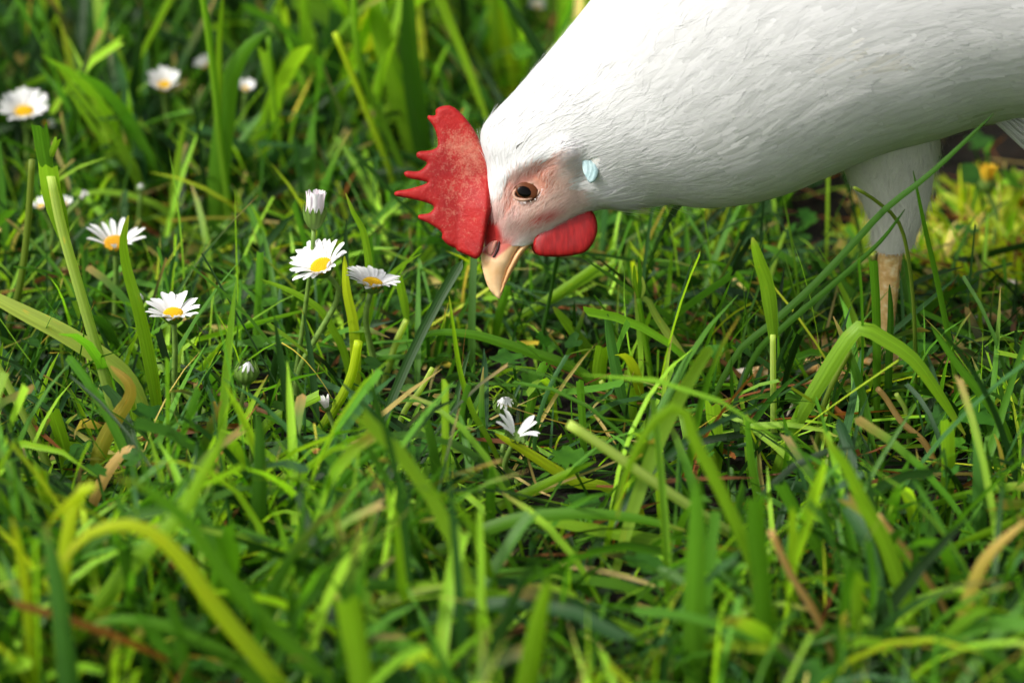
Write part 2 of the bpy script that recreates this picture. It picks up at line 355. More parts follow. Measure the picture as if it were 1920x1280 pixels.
# ------------------------------------------------------------------ daisies: (head x, y, ground row y, stem foot x, radius px, tilt to viewer, tilt right, cup degrees, petals, kind, label)
DAISIES = [
 (46, 212, 395, 62, 52, .30, .00, 22, 30, 'open', 'broad white daisy with plump yellow middle, the highest one at the left edge'),
 (86, 232, 392, 74, 18, .2, .5, 10, 14, 'part', 'small daisy peeking out behind the broad left-edge daisy, a few petals visible'),
 (309, 163, 352, 322, 38, .48, .02, 42, 26, 'open', 'cup-shaped white daisy facing the viewer, yellow middle low in the cup'),
 (385, 124, 330, 402, 24, .1, -.7, 50, 18, 'open', 'white daisy seen from its side behind the tall upright blade'),
 (461, 168, 345, 470, 22, .3, .1, 40, 18, 'open', 'small blurred white daisy right of the tall upright blade'),
 (78, 388, 545, 84, 22, .2, -.3, 35, 18, 'open', 'white daisy half hidden behind the thick ragged stalk, its left one'),
 (122, 384, 525, 132, 18, .3, .2, 50, 16, 'open', 'white daisy half hidden just right of the thick ragged stalk'),
 (153, 371, 500, 160, 14, .1, .7, 70, 14, 'half', 'half closed pinkish white daisy leaning right beside the hidden pair'),
 (264, 351, 480, 270, 11, .2, .1, 75, 14, 'bud', 'tiny white daisy bud between two hidden green blades'),
 (217, 458, 640, 216, 62, .18, .05, 20, 15, 'sparse', 'ragged daisy with gaps between its long petals and an orange brown middle'),
 (325, 590, 838, 346, 53, .12, .00, 20, 30, 'open', 'neat open white daisy with flat yellow middle on a straight stem'),
 (590, 398, 772, 541, 28, -.1, .08, 84, 16, 'closed', 'closed upright daisy with pink tipped petals above a dark green cup'),
 (603, 501, 790, 556, 61, .30, -.42, 22, 30, 'open', 'large daisy tilted to the left right under the closed daisy'),
 (698, 533, 760, 716, 54, -.02, .18, 16, 28, 'open', 'white daisy tucked against the large tilted one, nearest the comb'),
 (463, 693, 872, 467, 24, .1, .15, 80, 12, 'bud', 'round green daisy bud with white tip on a hairy stem'),
 (612, 762, 850, 622, 20, .1, -.3, 62, 12, 'half', 'small half open daisy low in the grass behind a leaning stalk'),
 (947, 756, 862, 942, 24, .5, -.05, 84, 12, 'bud', 'green daisy bud with pinkish top below the beak'),
 (968, 815, 915, 962, 48, .25, .30, 26, 13, 'torn', 'torn daisy with few white petals lying on a grass leaf'),
 (262, 558, 700, 268, 13, .1, .1, 78, 10, 'bud', 'pale withered daisy bud pressed against the tall left blade'),
 (1008, 14, 130, 1012, 18, .4, 0, 35, 16, 'open', 'far blurred white daisy at the top edge near the back of the hen'),
]
for (x, y, gyv, fx, r, a, b, cup, n, kind, lab) in DAISIES: KEEP.append((x, y, r*.85, gnd(fx, gyv).y))

def petal_mesh(name, L=1.0, W=.2, curve=.12, mat=M_PETAL, notch=False, seed=0):
    r = random.Random(seed); K = 6; V = []; F = []
    pr = [.45, .75, .95, 1.0, .88, .45]
    for i in range(K):
        t = i/(K-1); x = L*t; wz = curve*math.sin(t*2.2)*L
        for s in (-1, -.5, 0, .5, 1):
            xx = x-(.06*L*(abs(s)**2) if i == K-1 else 0)+(.02*L*r.uniform(-1, 1) if i == K-1 else 0)
            V.append((xx, s*W/2*pr[i]+.03*r.uniform(-1, 1)*t*W, wz+(.10*W*(abs(s)*1.2)**2)-(.04*W if abs(s) == .5 else 0)))
    for i in range(K-1):
        for j in range(4): a = i*5+j; F.append((a, a+5, a+6, a+1))
    me = bpy.data.meshes.new(name); me.from_pydata(V, [], F); me.polygons.foreach_set('use_smooth', [True]*len(F)); me.materials.append(mat); return me
PET = [petal_mesh('petal', 1, .185, .05+.04*k, seed=k) for k in range(5)]
PETP = [petal_mesh('petal_pink', 1, .30, .08, M_PETALP, seed=k+9) for k in range(3)]
def disc_mesh(mat):
    bm = bmesh.new()
    bmesh.ops.create_uvsphere(bm, u_segments=20, v_segments=10, radius=1, matrix=Matrix.Diagonal((.96, .96, .48, 1)))
    for k in range(110):
        rr = math.sqrt((k+.5)/110); a = k*2.39996; x, y = rr*math.cos(a)*.97, rr*math.sin(a)*.97
        z = .50*math.sqrt(max(0, 1-rr*rr*.96))
        bmesh.ops.create_icosphere(bm, subdivisions=1, radius=.088, matrix=Matrix.Translation((x, y, z)) @ Matrix.Diagonal((1, 1, 1.35, 1)))
    me = bpy.data.meshes.new('flower_middle'); bm.to_mesh(me); bm.free(); me.polygons.foreach_set('use_smooth', [True]*len(me.polygons)); me.materials.append(mat); return me
DISC = disc_mesh(M_DISC); DISCB = disc_mesh(M_DISCB)
def sepal_mesh(depth=.9, flare=1.0, tall=.5):
    V = []; F = []; n = 13
    prof = [(.22, -depth), (.55, -depth*.85), (.86*flare, -depth*.45), (1.0*flare, -.05)]
    for k in range(n*4):
        a = 2*math.pi*k/(n*4)
        for j, (r, z) in enumerate(prof): rr = r*(1+.05*math.cos(a*n)*(j/3)); V.append((rr*math.cos(a), rr*math.sin(a), z))
        tip = (1-abs(((k % 4)-2))/2)
        rr = 1.0*flare+.06; V.append((rr*math.cos(a), rr*math.sin(a), -.05+tall*tip))
    m = n*4
    for k in range(m):
        for j in range(4): a = k*5+j; b = ((k+1) % m)*5+j; F.append((a, b, b+1, a+1))
    F.append(tuple(k*5 for k in range(m))[::-1])
    me = bpy.data.meshes.new('sepals'); me.from_pydata(V, [], F); me.polygons.foreach_set('use_smooth', [True]*len(F)); me.materials.append(M_SEPAL); return me
SEP = sepal_mesh(.75, 1.0, .35); SEPT = sepal_mesh(1.5, 1.0, .75); SEPB = sepal_mesh(1.35, 1.08, .9)
for v in SEPB.vertices:                                       # bud: the green scales close in over the petals
    if v.co.z > -.1: f = 1-.42*min(1, (v.co.z+.1)/.9); v.co.x *= f; v.co.y *= f
def child_at(name, me, parent, loc, X, Z, s):
    o = bpy.data.objects.new(name, me); link(o, parent)
    Y = Z.cross(X).normalized(); X = Y.cross(Z).normalized()
    M = Matrix((X, Y, Z)).transposed().to_4x4()
    if hasattr(s, '__len__'): M = M @ Matrix.Diagonal((*s, 1))
    else: M = M @ Matrix.Scale(s, 4)
    M.translation = Vector(loc)-parent.location; o.matrix_basis = M; return o
def daisy(x, y, gyv, fx, r, a, b, cup, n, kind, lab):
    foot = gnd(fx, gyv); foot.z = ground_z(foot.x, foot.y)-.003
    Y = foot.y; head = vat(x, y, Y-.004); S = head.y/ray(x, y).y/FPX; R = r*S
    root = empty('daisy', foot); tag(root, lab, 'daisy', 'daisies growing in the grass')
    nv = (Vector((0, 0, 1))+Vector((b, 0, 0))+Vector((0, -a, 0))).normalized()
    rd = R*(.36 if kind in ('open', 'part', 'sparse') else .42)
    if kind == 'closed': rd = R*.78
    if kind == 'bud': rd = R*.92
    if kind == 'half': rd = R*.5
    dep_ = {'closed': 1.5, 'bud': 1.35}.get(kind, .75)
    st_top = head-nv*rd*dep_*.92
    c1 = foot.lerp(st_top, .35)+Vector((random.uniform(-.003, .003), .002, 0)); c2 = st_top-nv*.012
    pth = smooth_path([foot, c1, c2, st_top], 14)
    rs = max(.0007, 5.6*S)*(.8 if r < 30 else 1)
    V, F = tube(pth, [rs*(1.15-.25*i/14) for i in range(15)], 8)
    if kind in ('bud', 'open', 'closed') and gyv > 700:                     # fine hairs on the near stems
        for q in range(260):
            i = random.randint(1, 12); p = pth[i].lerp(pth[i+1], random.random()); T = (pth[i+1]-pth[i]).normalized(); o1 = T.orthogonal().normalized(); o1.rotate(Matrix.Rotation(random.uniform(0, 6.28), 3, T))
            k = len(V); e = T*.00009; V += [p+o1*rs*.9-e, p+o1*rs*.9+e, p+o1*(rs+random.uniform(.0006, .0013))+T*.0004]; F.append((k, k+1, k+2))
    mesh_np('stem', [tuple(v) for v in V], F, M_STEM, loc=foot, parent=root)
    X0 = Vector((1, 0, 0)); X0 = (X0-nv*X0.dot(nv)).normalized(); Y0 = nv.cross(X0)
    child_at('sepals', {'closed': SEPT, 'bud': SEPB}.get(kind, SEP), root, head-(nv*rd*.1 if kind not in ('bud', 'closed') else Vector((0, 0, 0))), X0, nv, rd*(1.06 if kind not in ('bud', 'closed') else 1))
    if kind not in ('bud', 'closed', 'half', 'torn'):
        child_at('flower_middle', DISCB if kind == 'sparse' else DISC, root, head+nv*rd*.02, X0, nv, (rd, rd, rd*1.05))
    rr = random.Random(int(x*7+y)); m = n
    for k in range(m):
        ph = 2*math.pi*(k+rr.uniform(-.25, .25))/m
        if kind == 'part' and not (-1.2 < ((ph+math.pi) % (2*math.pi)-math.pi) < 1.0): continue
        if kind == 'torn' and k in (3, 4, 9, 10, 11): continue
        if kind == 'open' and rr.random() < .05: continue
        if kind == 'sparse' and k in (9, 10, 12): continue
        if kind == 'sparse': ph += rr.uniform(-.15, .15)
        e = R_(cup+rr.uniform(-7, 7)) if kind not in ('closed', 'bud') else R_(cup+rr.uniform(-3, 3))
        layer = (k % 2)*R_(5 if kind in ('open', 'sparse', 'part') else 3)
        d = X0*math.cos(ph)+Y0*math.sin(ph)
        z = nv*math.cos(e+layer)-d*math.sin(e+layer); xd = d*math.cos(e+layer)+nv*math.sin(e+layer)
        if kind == 'closed': L = R*1.45; Wd = 1.9; p0 = head+d*rd*.80
        elif kind == 'bud': L = R*.86; Wd = 3.6; p0 = head+d*rd*.74+nv*rd*.02; e2 = R_(127); xd = (d*math.cos(e2)+nv*math.sin(e2)); z = nv*math.cos(e2)-d*math.sin(e2)
        elif kind == 'half': L = R*1.05; Wd = 1.5; p0 = head+d*rd*.5
        elif kind == 'torn': L = R*.95*rr.uniform(.8, 1.1); Wd = 1.5; p0 = head+d*rd*.35
        else: L = (R-rd*.75)*rr.uniform(.86, 1.10); Wd = 1.6 if kind != 'sparse' else 1.3; p0 = head+d*rd*.78
        if kind in ('open', 'part'): L *= 1+.10*cup/30
        child_at('petal', rr.choice(PETP if kind in ('closed', 'half') and rr.random() < .5 else PET), root, p0, xd, z, (L, L*Wd*(.62 if kind in ('closed', 'bud') else 1), L))
    return root
for dd in DAISIES: daisy(*dd)

# ------------------------------------------------------------------ single blades and stalks one can point at
COLS = {'bright': ((.10, .20, .015), (.17, .33, .015)), 'mid': ((.06, .15, .012), (.075, .21, .015)), 'dark': ((.03, .085, .01), (.035, .11, .015)), 'blue': ((.04, .12, .03), (.06, .17, .05)),
        'yellow': ((.13, .24, .01), (.40, .48, .02)), 'pale': ((.16, .25, .05), (.42, .50, .17)), 'tan': ((.12, .20, .02), (.40, .26, .10)), 'pink': ((.30, .20, .08), (.48, .32, .20)),
        'brown': ((.24, .08, .025), (.34, .14, .05)), 'olive': ((.08, .14, .02), (.17, .22, .04))}
# label, kind (b blade, c blade with torn square end, s round stalk), points base -> tip (px), width px, colour, [ground row], [twist deg], [lean in depth cm]
HERO = [
 ('thick pale green stalk topped by a torn leaf, standing left of the ragged daisy', 's', [(224, 832), (211, 764), (183, 661), (145, 530), (114, 420), (96, 330)], 22, 'pale'),
 ('wide bright sheath wrapped round the top of the thick left stalk', 'K', [(120, 445), (108, 400), (96, 355), (90, 312)], 38, 'bright', 831),
 ('short green leaf rising out of the thick left stalk', 'K', [(92, 330), (82, 285), (74, 238)], 30, 'mid', 832),
 ('narrow side leaf with square end on the thick left stalk', 'K', [(88, 306), (98, 285), (108, 260)], 13, 'bright', 830),
 ('broad pale stalk lying diagonally in from the left edge', 'b', [(285, 800), (250, 728), (200, 676), (120, 625), (60, 594), (0, 563), (-60, 530)], 40, 'pale', 806, 20),
 ('long tapering blade passing in front of the ragged daisy', 'b', [(302, 838), (292, 745), (275, 650), (258, 575), (238, 505), (231, 450), (241, 404)], 27, 'bright'),
 ('olive stalk standing upright near the left edge beside the thick stalk', 's', [(-6, 695), (12, 630), (38, 530), (52, 420), (60, 300)], 15, 'olive'),
 ('pale stalk leaning up to the left edge at mid height', 's', [(108, 905), (80, 850), (40, 770), (0, 694), (-35, 640)], 16, 'pale'),
 ('short bright leaf with square end, narrow at its foot', 'c', [(127, 890), (122, 850), (112, 810), (98, 768)], 27, 'bright', 893, 5),
 ('bent blade turning from green to tan with a hooked top', 'b', [(165, 935), (188, 845), (218, 785), (243, 745), (240, 716), (207, 686)], 32, 'tan'),
 ('curled dry pinkish blade below the bent tan blade', 'b', [(166, 960), (178, 932), (205, 880), (240, 842), (270, 846)], 24, 'pink', 972),
 ('folded yellow green blade with its tip hanging at the lower left', 'b', [(112, 1160), (122, 1040), (134, 965), (152, 922), (176, 905), (168, 915), (140, 935), (112, 958), (88, 990)], 30, 'yellow', 1350),
 ('big folded blade bent over to the right in front of the foot', 'b', [(1445, 880), (1490, 800), (1542, 710), (1580, 650), (1612, 614), (1655, 634), (1711, 672), (1760, 738), (1810, 815)], 33, 'bright', 885, 5),
 ('bent blade with a pale sharp fold at the lower right of centre', 'b', [(1462, 1200), (1419, 1075), (1388, 1000), (1344, 905), (1302, 825), (1278, 764), (1235, 779), (1192, 845), (1166, 915), (1158, 970)], 26, 'bright', 1260, 5),
 ('large out of focus blade arching in yellow green at the lower left', 'b', [(562, 1340), (516, 1273), (447, 1190), (395, 1125), (344, 1053), (292, 1003), (234, 983), (165, 1001), (118, 1052)], 36, 'yellow', 1440, 10),
 ('large out of focus green blade arching above the yellow one', 'b', [(660, 1330), (584, 1248), (498, 1165), (440, 1105), (384, 1022), (344, 970), (292, 928), (247, 902), (213, 897)], 34, 'mid', 1420, 10),
 ('low out of focus blade arching along the bottom left edge', 'b', [(540, 1330), (488, 1280), (430, 1232), (361, 1196), (292, 1168), (213, 1162), (155, 1180)], 32, 'mid', 1400, 8),
 ('bright blade with yellowed spot leaning up to the right at lower left', 'b', [(150, 1200), (185, 1140), (223, 1087), (282, 1022), (345, 955), (378, 892), (402, 850), (425, 796)], 36, 'bright', 1300),
 ('dark green upright blade left of the picture centre, near the hairy bud', 'b', [(472, 1110), (481, 1000), (487, 900), (486, 772)], 34, 'dark', 1120),
 ('wide green leaf with square end low beside the arching blades', 'c', [(405, 1200), (420, 1100), (430, 1040), (418, 990)], 44, 'mid', 1270),
 ('blurred grey green blade rising from the bottom left corner', 'b', [(150, 1420), (130, 1290), (110, 1120), (86, 982)], 42, 'blue', 1450),
 ('blurred bright blade next to the grey green one in the corner', 'b', [(75, 1350), (60, 1230), (45, 1080), (22, 968)], 24, 'yellow', 1400),
 ('very blurred pale blade end near the bottom, left of centre', 'c', [(690, 1400), (676, 1260), (650, 1120)], 48, 'bright', 1470),
 ('very blurred bright blade at the bottom centre', 'b', [(950, 1420), (985, 1290), (1010, 1160), (1030, 1080)], 46, 'bright', 1450),
 ('long low blade arching right across the lower middle', 'b', [(1320, 1270), (1235, 1207), (1122, 1160), (1029, 1133), (935, 1115), (837, 1100), (699, 1089)], 24, 'bright', 1280, 10),
 ('green blade curving over and away to the right in the lower middle', 'b', [(730, 1098), (765, 1060), (822, 1032), (897, 998), (972, 973), (1085, 962), (1197, 972), (1285, 994)], 28, 'mid', 1105, 15),
 ('bright flat blade under the curving one, pointing left', 'b', [(1345, 1052), (1272, 1024), (1160, 1001), (1047, 980), (940, 966)], 26, 'bright', 1060),
 ('second long low blade just above the arching one', 'b', [(1300, 1150), (1197, 1108), (1085, 1084), (972, 1074), (860, 1071), (782, 1088)], 22, 'mid', 1160),
 ('thick pale cut stalk slanting down to the right at the centre right', 's', [(1430, 1052), (1370, 1000), (1280, 940), (1200, 885), (1130, 836), (1066, 794)], 22, 'pale', 1075),
 ('bright blade crossing the lower centre up to the right', 'b', [(870, 975), (935, 950), (1010, 913), (1070, 884), (1118, 864)], 20, 'bright', 985),
 ('yellow green leaf holding the torn daisy', 'b', [(1135, 912), (1088, 905), (1050, 886), (985, 845), (928, 812)], 24, 'yellow', 925),
 ('long green blade bowing over under the beak to the right', 'b', [(1160, 750), (1103, 707), (1053, 680), (1003, 663), (953, 646), (887, 627), (817, 623), (775, 640)], 22, 'mid', 756, 15),
 ('broad blade leaning up left under the wattle', 'b', [(1132, 705), (1110, 672), (1070, 615), (1037, 575)], 26, 'bright', 712),
 ('yellowish stem lying down to the right from the broad cut leaf', 's', [(1160, 752), (1143, 735), (1126, 714)], 11, 'pale', 758),
 ('broad cut leaf end on a short yellowish stem right of the beak', 'K', [(1127, 722), (1124, 690), (1130, 653)], 28, 'bright', 748),
 ('tapered blue green blade beside the broad cut leaf', 'b', [(1184, 782), (1163, 730), (1150, 667), (1142, 620), (1137, 585)], 24, 'blue'),
 ('small bright cut blade at the foot of the tapered blade', 'c', [(1188, 782), (1186, 755), (1181, 727)], 17, 'bright'),
 ('straight bright stalk right of centre carrying three narrow leaves', 's', [(1228, 745), (1218, 690), (1207, 620), (1197, 560)], 12, 'bright'),
 ('left narrow leaf on the three leaved stalk', 'L', [(1197, 562), (1191, 530), (1189, 497)], 9, 'bright', 745),
 ('middle leaf on the three leaved stalk', 'L', [(1199, 562), (1200, 520), (1198, 480)], 9, 'mid', 745),
 ('right narrow leaf on the three leaved stalk', 'L', [(1200, 562), (1207, 540), (1204, 518)], 8, 'pale', 745),
 ('hanging pale leaf bent off the three leaved stalk', 'L', [(1200, 560), (1215, 563), (1230, 592), (1254, 628), (1280, 667), (1302, 703), (1298, 745)], 17, 'pale', 748),
 ('narrow upright green blade with square end in the centre', 'c', [(1098, 868), (1092, 790), (1087, 712)], 15, 'mid'),
 ('yellowish twin stem leaning right in front of the lobed leaf', 's', [(734, 808), (760, 768), (787, 733), (811, 690)], 12, 'pale'),
 ('slim long blade with a swollen joint left of the bud below the beak', 'b', [(958, 900), (920, 830), (887, 773), (863, 697), (850, 613), (842, 555)], 12, 'bright'),
 ('bright double blade slanting up right behind the beak', 'c', [(950, 608), (1007, 573), (1053, 543), (1122, 495)], 15, 'bright', 640, 0),
 ('second slanting blade just under the bright double blade', 'c', [(1000, 590), (1060, 550), (1110, 518), (1153, 492)], 11, 'bright', 640),
 ('green blade touching the tip of the beak', 'c', [(930, 618), (940, 575), (951, 533)], 17, 'mid', 640, 0, -1.5),
 ('thin dark stem rising to the bottom of the wattle', 's', [(1000, 680), (1013, 647), (1033, 547), (1046, 476)], 8, 'dark', 690, 0, -1.0),
 ('dark green cut stub left of the beak', 'c', [(812, 686), (827, 633), (842, 593)], 17, 'dark'),
 ('pale stalk with torn leaf bits right of the comb side daisy', 's', [(716, 712), (740, 650), (762, 600)], 14, 'pale', 716),
 ('torn leaf end on the pale stalk near the daisies', 'K', [(763, 604), (757, 563), (745, 514)], 17, 'bright', 716),
 ('cut blade leaning right below the bowing blade', 'c', [(978, 800), (1003, 727), (1022, 680)], 18, 'mid'),
 ('long dark blade slanting across the thigh of the hen', 'b', [(1380, 665), (1440, 612), (1520, 540), (1604, 452), (1661, 391), (1734, 334), (1800, 274), (1863, 213)], 15, 'dark', 800, 15, -3.0),
 ('thin dark blade slanting up to the knee of the hen', 'b', [(1415, 668), (1467, 615), (1540, 552), (1600, 500), (1655, 448), (1697, 392)], 13, 'dark', 800, 10, -3.0),
 ('straight pale stalk with one bright leaf at its top, right of centre', 's', [(1453, 852), (1450, 755), (1449, 628)], 13, 'pale'),
 ('bright pointed leaf at the top of the straight pale stalk', 'L', [(1450, 634), (1446, 590), (1437, 530), (1424, 490), (1411, 445)], 30, 'bright', 852, 0),
 ('yellowish stem beside the left leg of the folded blade', 's', [(1524, 860), (1538, 790), (1556, 730), (1592, 660)], 12, 'olive', 870),
 ('short bright yellow green blade standing right of centre', 'b', [(1348, 748), (1347, 700), (1338, 630)], 12, 'bright'),
 ('thin dark upright grass stem left of the straight pale stalk', 's', [(1403, 745), (1411, 665), (1419, 592)], 6, 'dark'),
 ('thin curved grass stem leaning left, right of the wattle', 's', [(1275, 650), (1310, 582), (1355, 515), (1388, 450)], 6, 'olive', 668),
 ('thin dark grass stem lying level under the breast of the hen', 's', [(1262, 505), (1330, 450), (1392, 412), (1500, 401)], 5, 'dark', 600),
 ('wide short bright leaf with square end right of the sharp fold', 'c', [(1338, 895), (1342, 830), (1336, 755)], 30, 'bright'),
 ('blurred spear shaped green blade at the lower right of centre', 'b', [(1300, 1240), (1303, 1100), (1306, 1000), (1306, 892)], 46, 'mid', 1340),
 ('blurred broad dark blade with square end next to the spear shaped one', 'c', [(1432, 1180), (1426, 1080), (1418, 1000), (1416, 925)], 38, 'mid', 1330),
 ('green cut blade leaning down to the right at lower right', 'c', [(1545, 1050), (1497, 969), (1462, 906)], 24, 'mid', 1120),
 ('long blade leaning left over the lower right quarter', 'b', [(1705, 1160), (1686, 1095), (1659, 1017), (1620, 945), (1585, 873), (1540, 812)], 32, 'bright', 1230),
 ('yellow brown blade curving in from the right edge', 'b', [(1790, 1300), (1800, 1190), (1826, 1092), (1860, 1032), (1925, 975)], 30, 'tan', 1330),
 ('thin tipped blade pointing left in from the right edge', 'b', [(1960, 930), (1917, 968), (1834, 1004), (1760, 1034), (1690, 1041)], 18, 'bright', 1150),
 ('pale pinkish bent stalk at the lower right', 's', [(1790, 1180), (1751, 1105), (1703, 1035), (1646, 965)], 13, 'pink', 1200),
 ('olive brown stalk slanting down at the lower right of centre', 's', [(1562, 1235), (1528, 1149), (1484, 1079), (1445, 995)], 16, 'pink', 1300),
 ('bright upright leaf with square end near the right edge', 'c', [(1772, 965), (1778, 880), (1776, 785)], 27, 'bright', 990),
 ('dark bluish blade standing right of the bright upright leaf', 'b', [(1836, 1010), (1836, 900), (1832, 790)], 30, 'blue', 1040),
 ('short blade with fine tip left of the wide short leaf', 'b', [(1420, 935), (1408, 860), (1400, 770)], 17, 'mid', 960),
 ('brown and pink dry stalk lying below the foot of the hen', 's', [(1765, 862), (1735, 832), (1690, 790), (1660, 745), (1645, 728)], 13, 'pink', 868),
 ('short pale dry stalk beside the brown and pink one', 's', [(1708, 798), (1700, 775), (1680, 738)], 11, 'straw' if False else 'pale', 802),
 ('bright curved blade at upper left, the longest of the leaning three', 'b', [(252, 322), (202, 242), (168, 202), (124, 146), (101, 111)], 17, 'bright', 420),
 ('lower blade of the leaning three at upper left', 'b', [(248, 324), (202, 275), (161, 218), (121, 160)], 14, 'bright', 421),
 ('shortest blade of the leaning three at upper left', 'b', [(254, 318), (202, 232), (171, 180)], 13, 'bright', 419),
 ('tall bright stalk running up to the top edge right of the cupped daisy', 's', [(433, 425), (427, 370), (413, 269), (403, 168), (390, 60), (376, -30)], 15, 'bright', 470),
 ('pointed blade beside the tall bright stalk', 'b', [(420, 300), (412, 180), (411, 80), (419, -20)], 16, 'bright', 465),
 ('broad triangular leaf with brown edge at the top left', 'b', [(424, 200), (440, 130), (468, 85), (502, 58)], 44, 'mid', 465),
 ('far seed stalk with a bright leaf right of the triangular one', 's', [(531, 350), (524, 255), (511, 164), (503, 70)], 9, 'bright', 400),
 ('small bright leaf on the far seed stalk', 'K', [(510, 165), (504, 130), (496, 92)], 24, 'bright', 400),
 ('leaning yellow green stalk, left one of two above the closed daisy', 's', [(738, 345), (713, 273), (684, 200), (655, 128), (628, 62)], 13, 'yellow', 420),
 ('leaning yellow green stalk, right one of two above the closed daisy', 's', [(770, 360), (717, 226), (692, 175), (670, 91), (662, -20)], 14, 'bright', 415),
 ('broad dark upright blade above the comb', 'b', [(795, 300), (778, 180), (768, 90), (764, -60)], 42, 'dark', 360),
 ('broad bright blade leaning left above the comb', 'b', [(775, 270), (745, 165), (712, 60), (692, -40)], 46, 'bright', 340),
 ('grey green blade leaning left behind the neck of the hen', 'b', [(935, 230), (892, 153), (848, 98), (800, 48)], 15, 'blue', 300),
 ('blurred yellow blade hanging near the back of the hen', 'b', [(968, 150), (952, 90), (938, 40), (918, -30)], 26, 'yellow', 220),
 ('dark thin diagonal stem pointing at the comb from the upper left', 's', [(800, 430), (744, 372), (700, 322), (655, 278)], 8, 'dark', 560),
 ('curved yellow green blade rising left of the comb side daisy', 'b', [(655, 700), (690, 590), (692, 500), (680, 430), (665, 405), (648, 362)], 18, 'bright', 740),
 ('bright blade with a dry pointed tip in front of the two open daisies', 'b', [(668, 700), (663, 610), (650, 545), (646, 480)], 22, 'yellow', 745),
 ('long pale edged blade sweeping down right below the daisies', 'b', [(648, 670), (625, 620), (600, 580), (550, 548), (488, 523)], 16, 'bright', 760),
 ('stout bright stalk leaning right between the daisies and the hidden one', 's', [(600, 810), (640, 745), (660, 700), (672, 640)], 20, 'yellow', 830),
 ('cut stalk lying low to the right of the hairy bud', 'c', [(440, 850), (500, 795), (560, 760), (600, 740)], 20, 'bright', 858),
 ('narrow upright blade left of the large tilted daisy', 'c', [(480, 640), (484, 560), (488, 472)], 14, 'mid', 690),
 ('green curling blade at the right edge above the thin tipped one', 'b', [(1900, 860), (1870, 780), (1800, 690), (1745, 610)], 20, 'mid', 900),
 ('dark upright cut blade in front of the shank', 'c', [(1644, 640), (1642, 560), (1637, 487)], 17, 'mid', 780, 0, -1.5),
 ('dark pointed blade splitting the view of the lower shank', 'b', [(1666, 700), (1670, 600), (1668, 533)], 16, 'dark', 790, 0, -2),
 ('bright blade running up over the back edge of the thigh', 'b', [(1790, 700), (1760, 540), (1735, 430), (1712, 320)], 12, 'mid', 800, 0, -2),
 ('long bent blade tip crossing the thigh from the breast', 's', [(1716, 700), (1712, 560), (1690, 428), (1640, 375), (1602, 352)], 8, 'olive', 790, 0, -3),
]
LAST = [None]
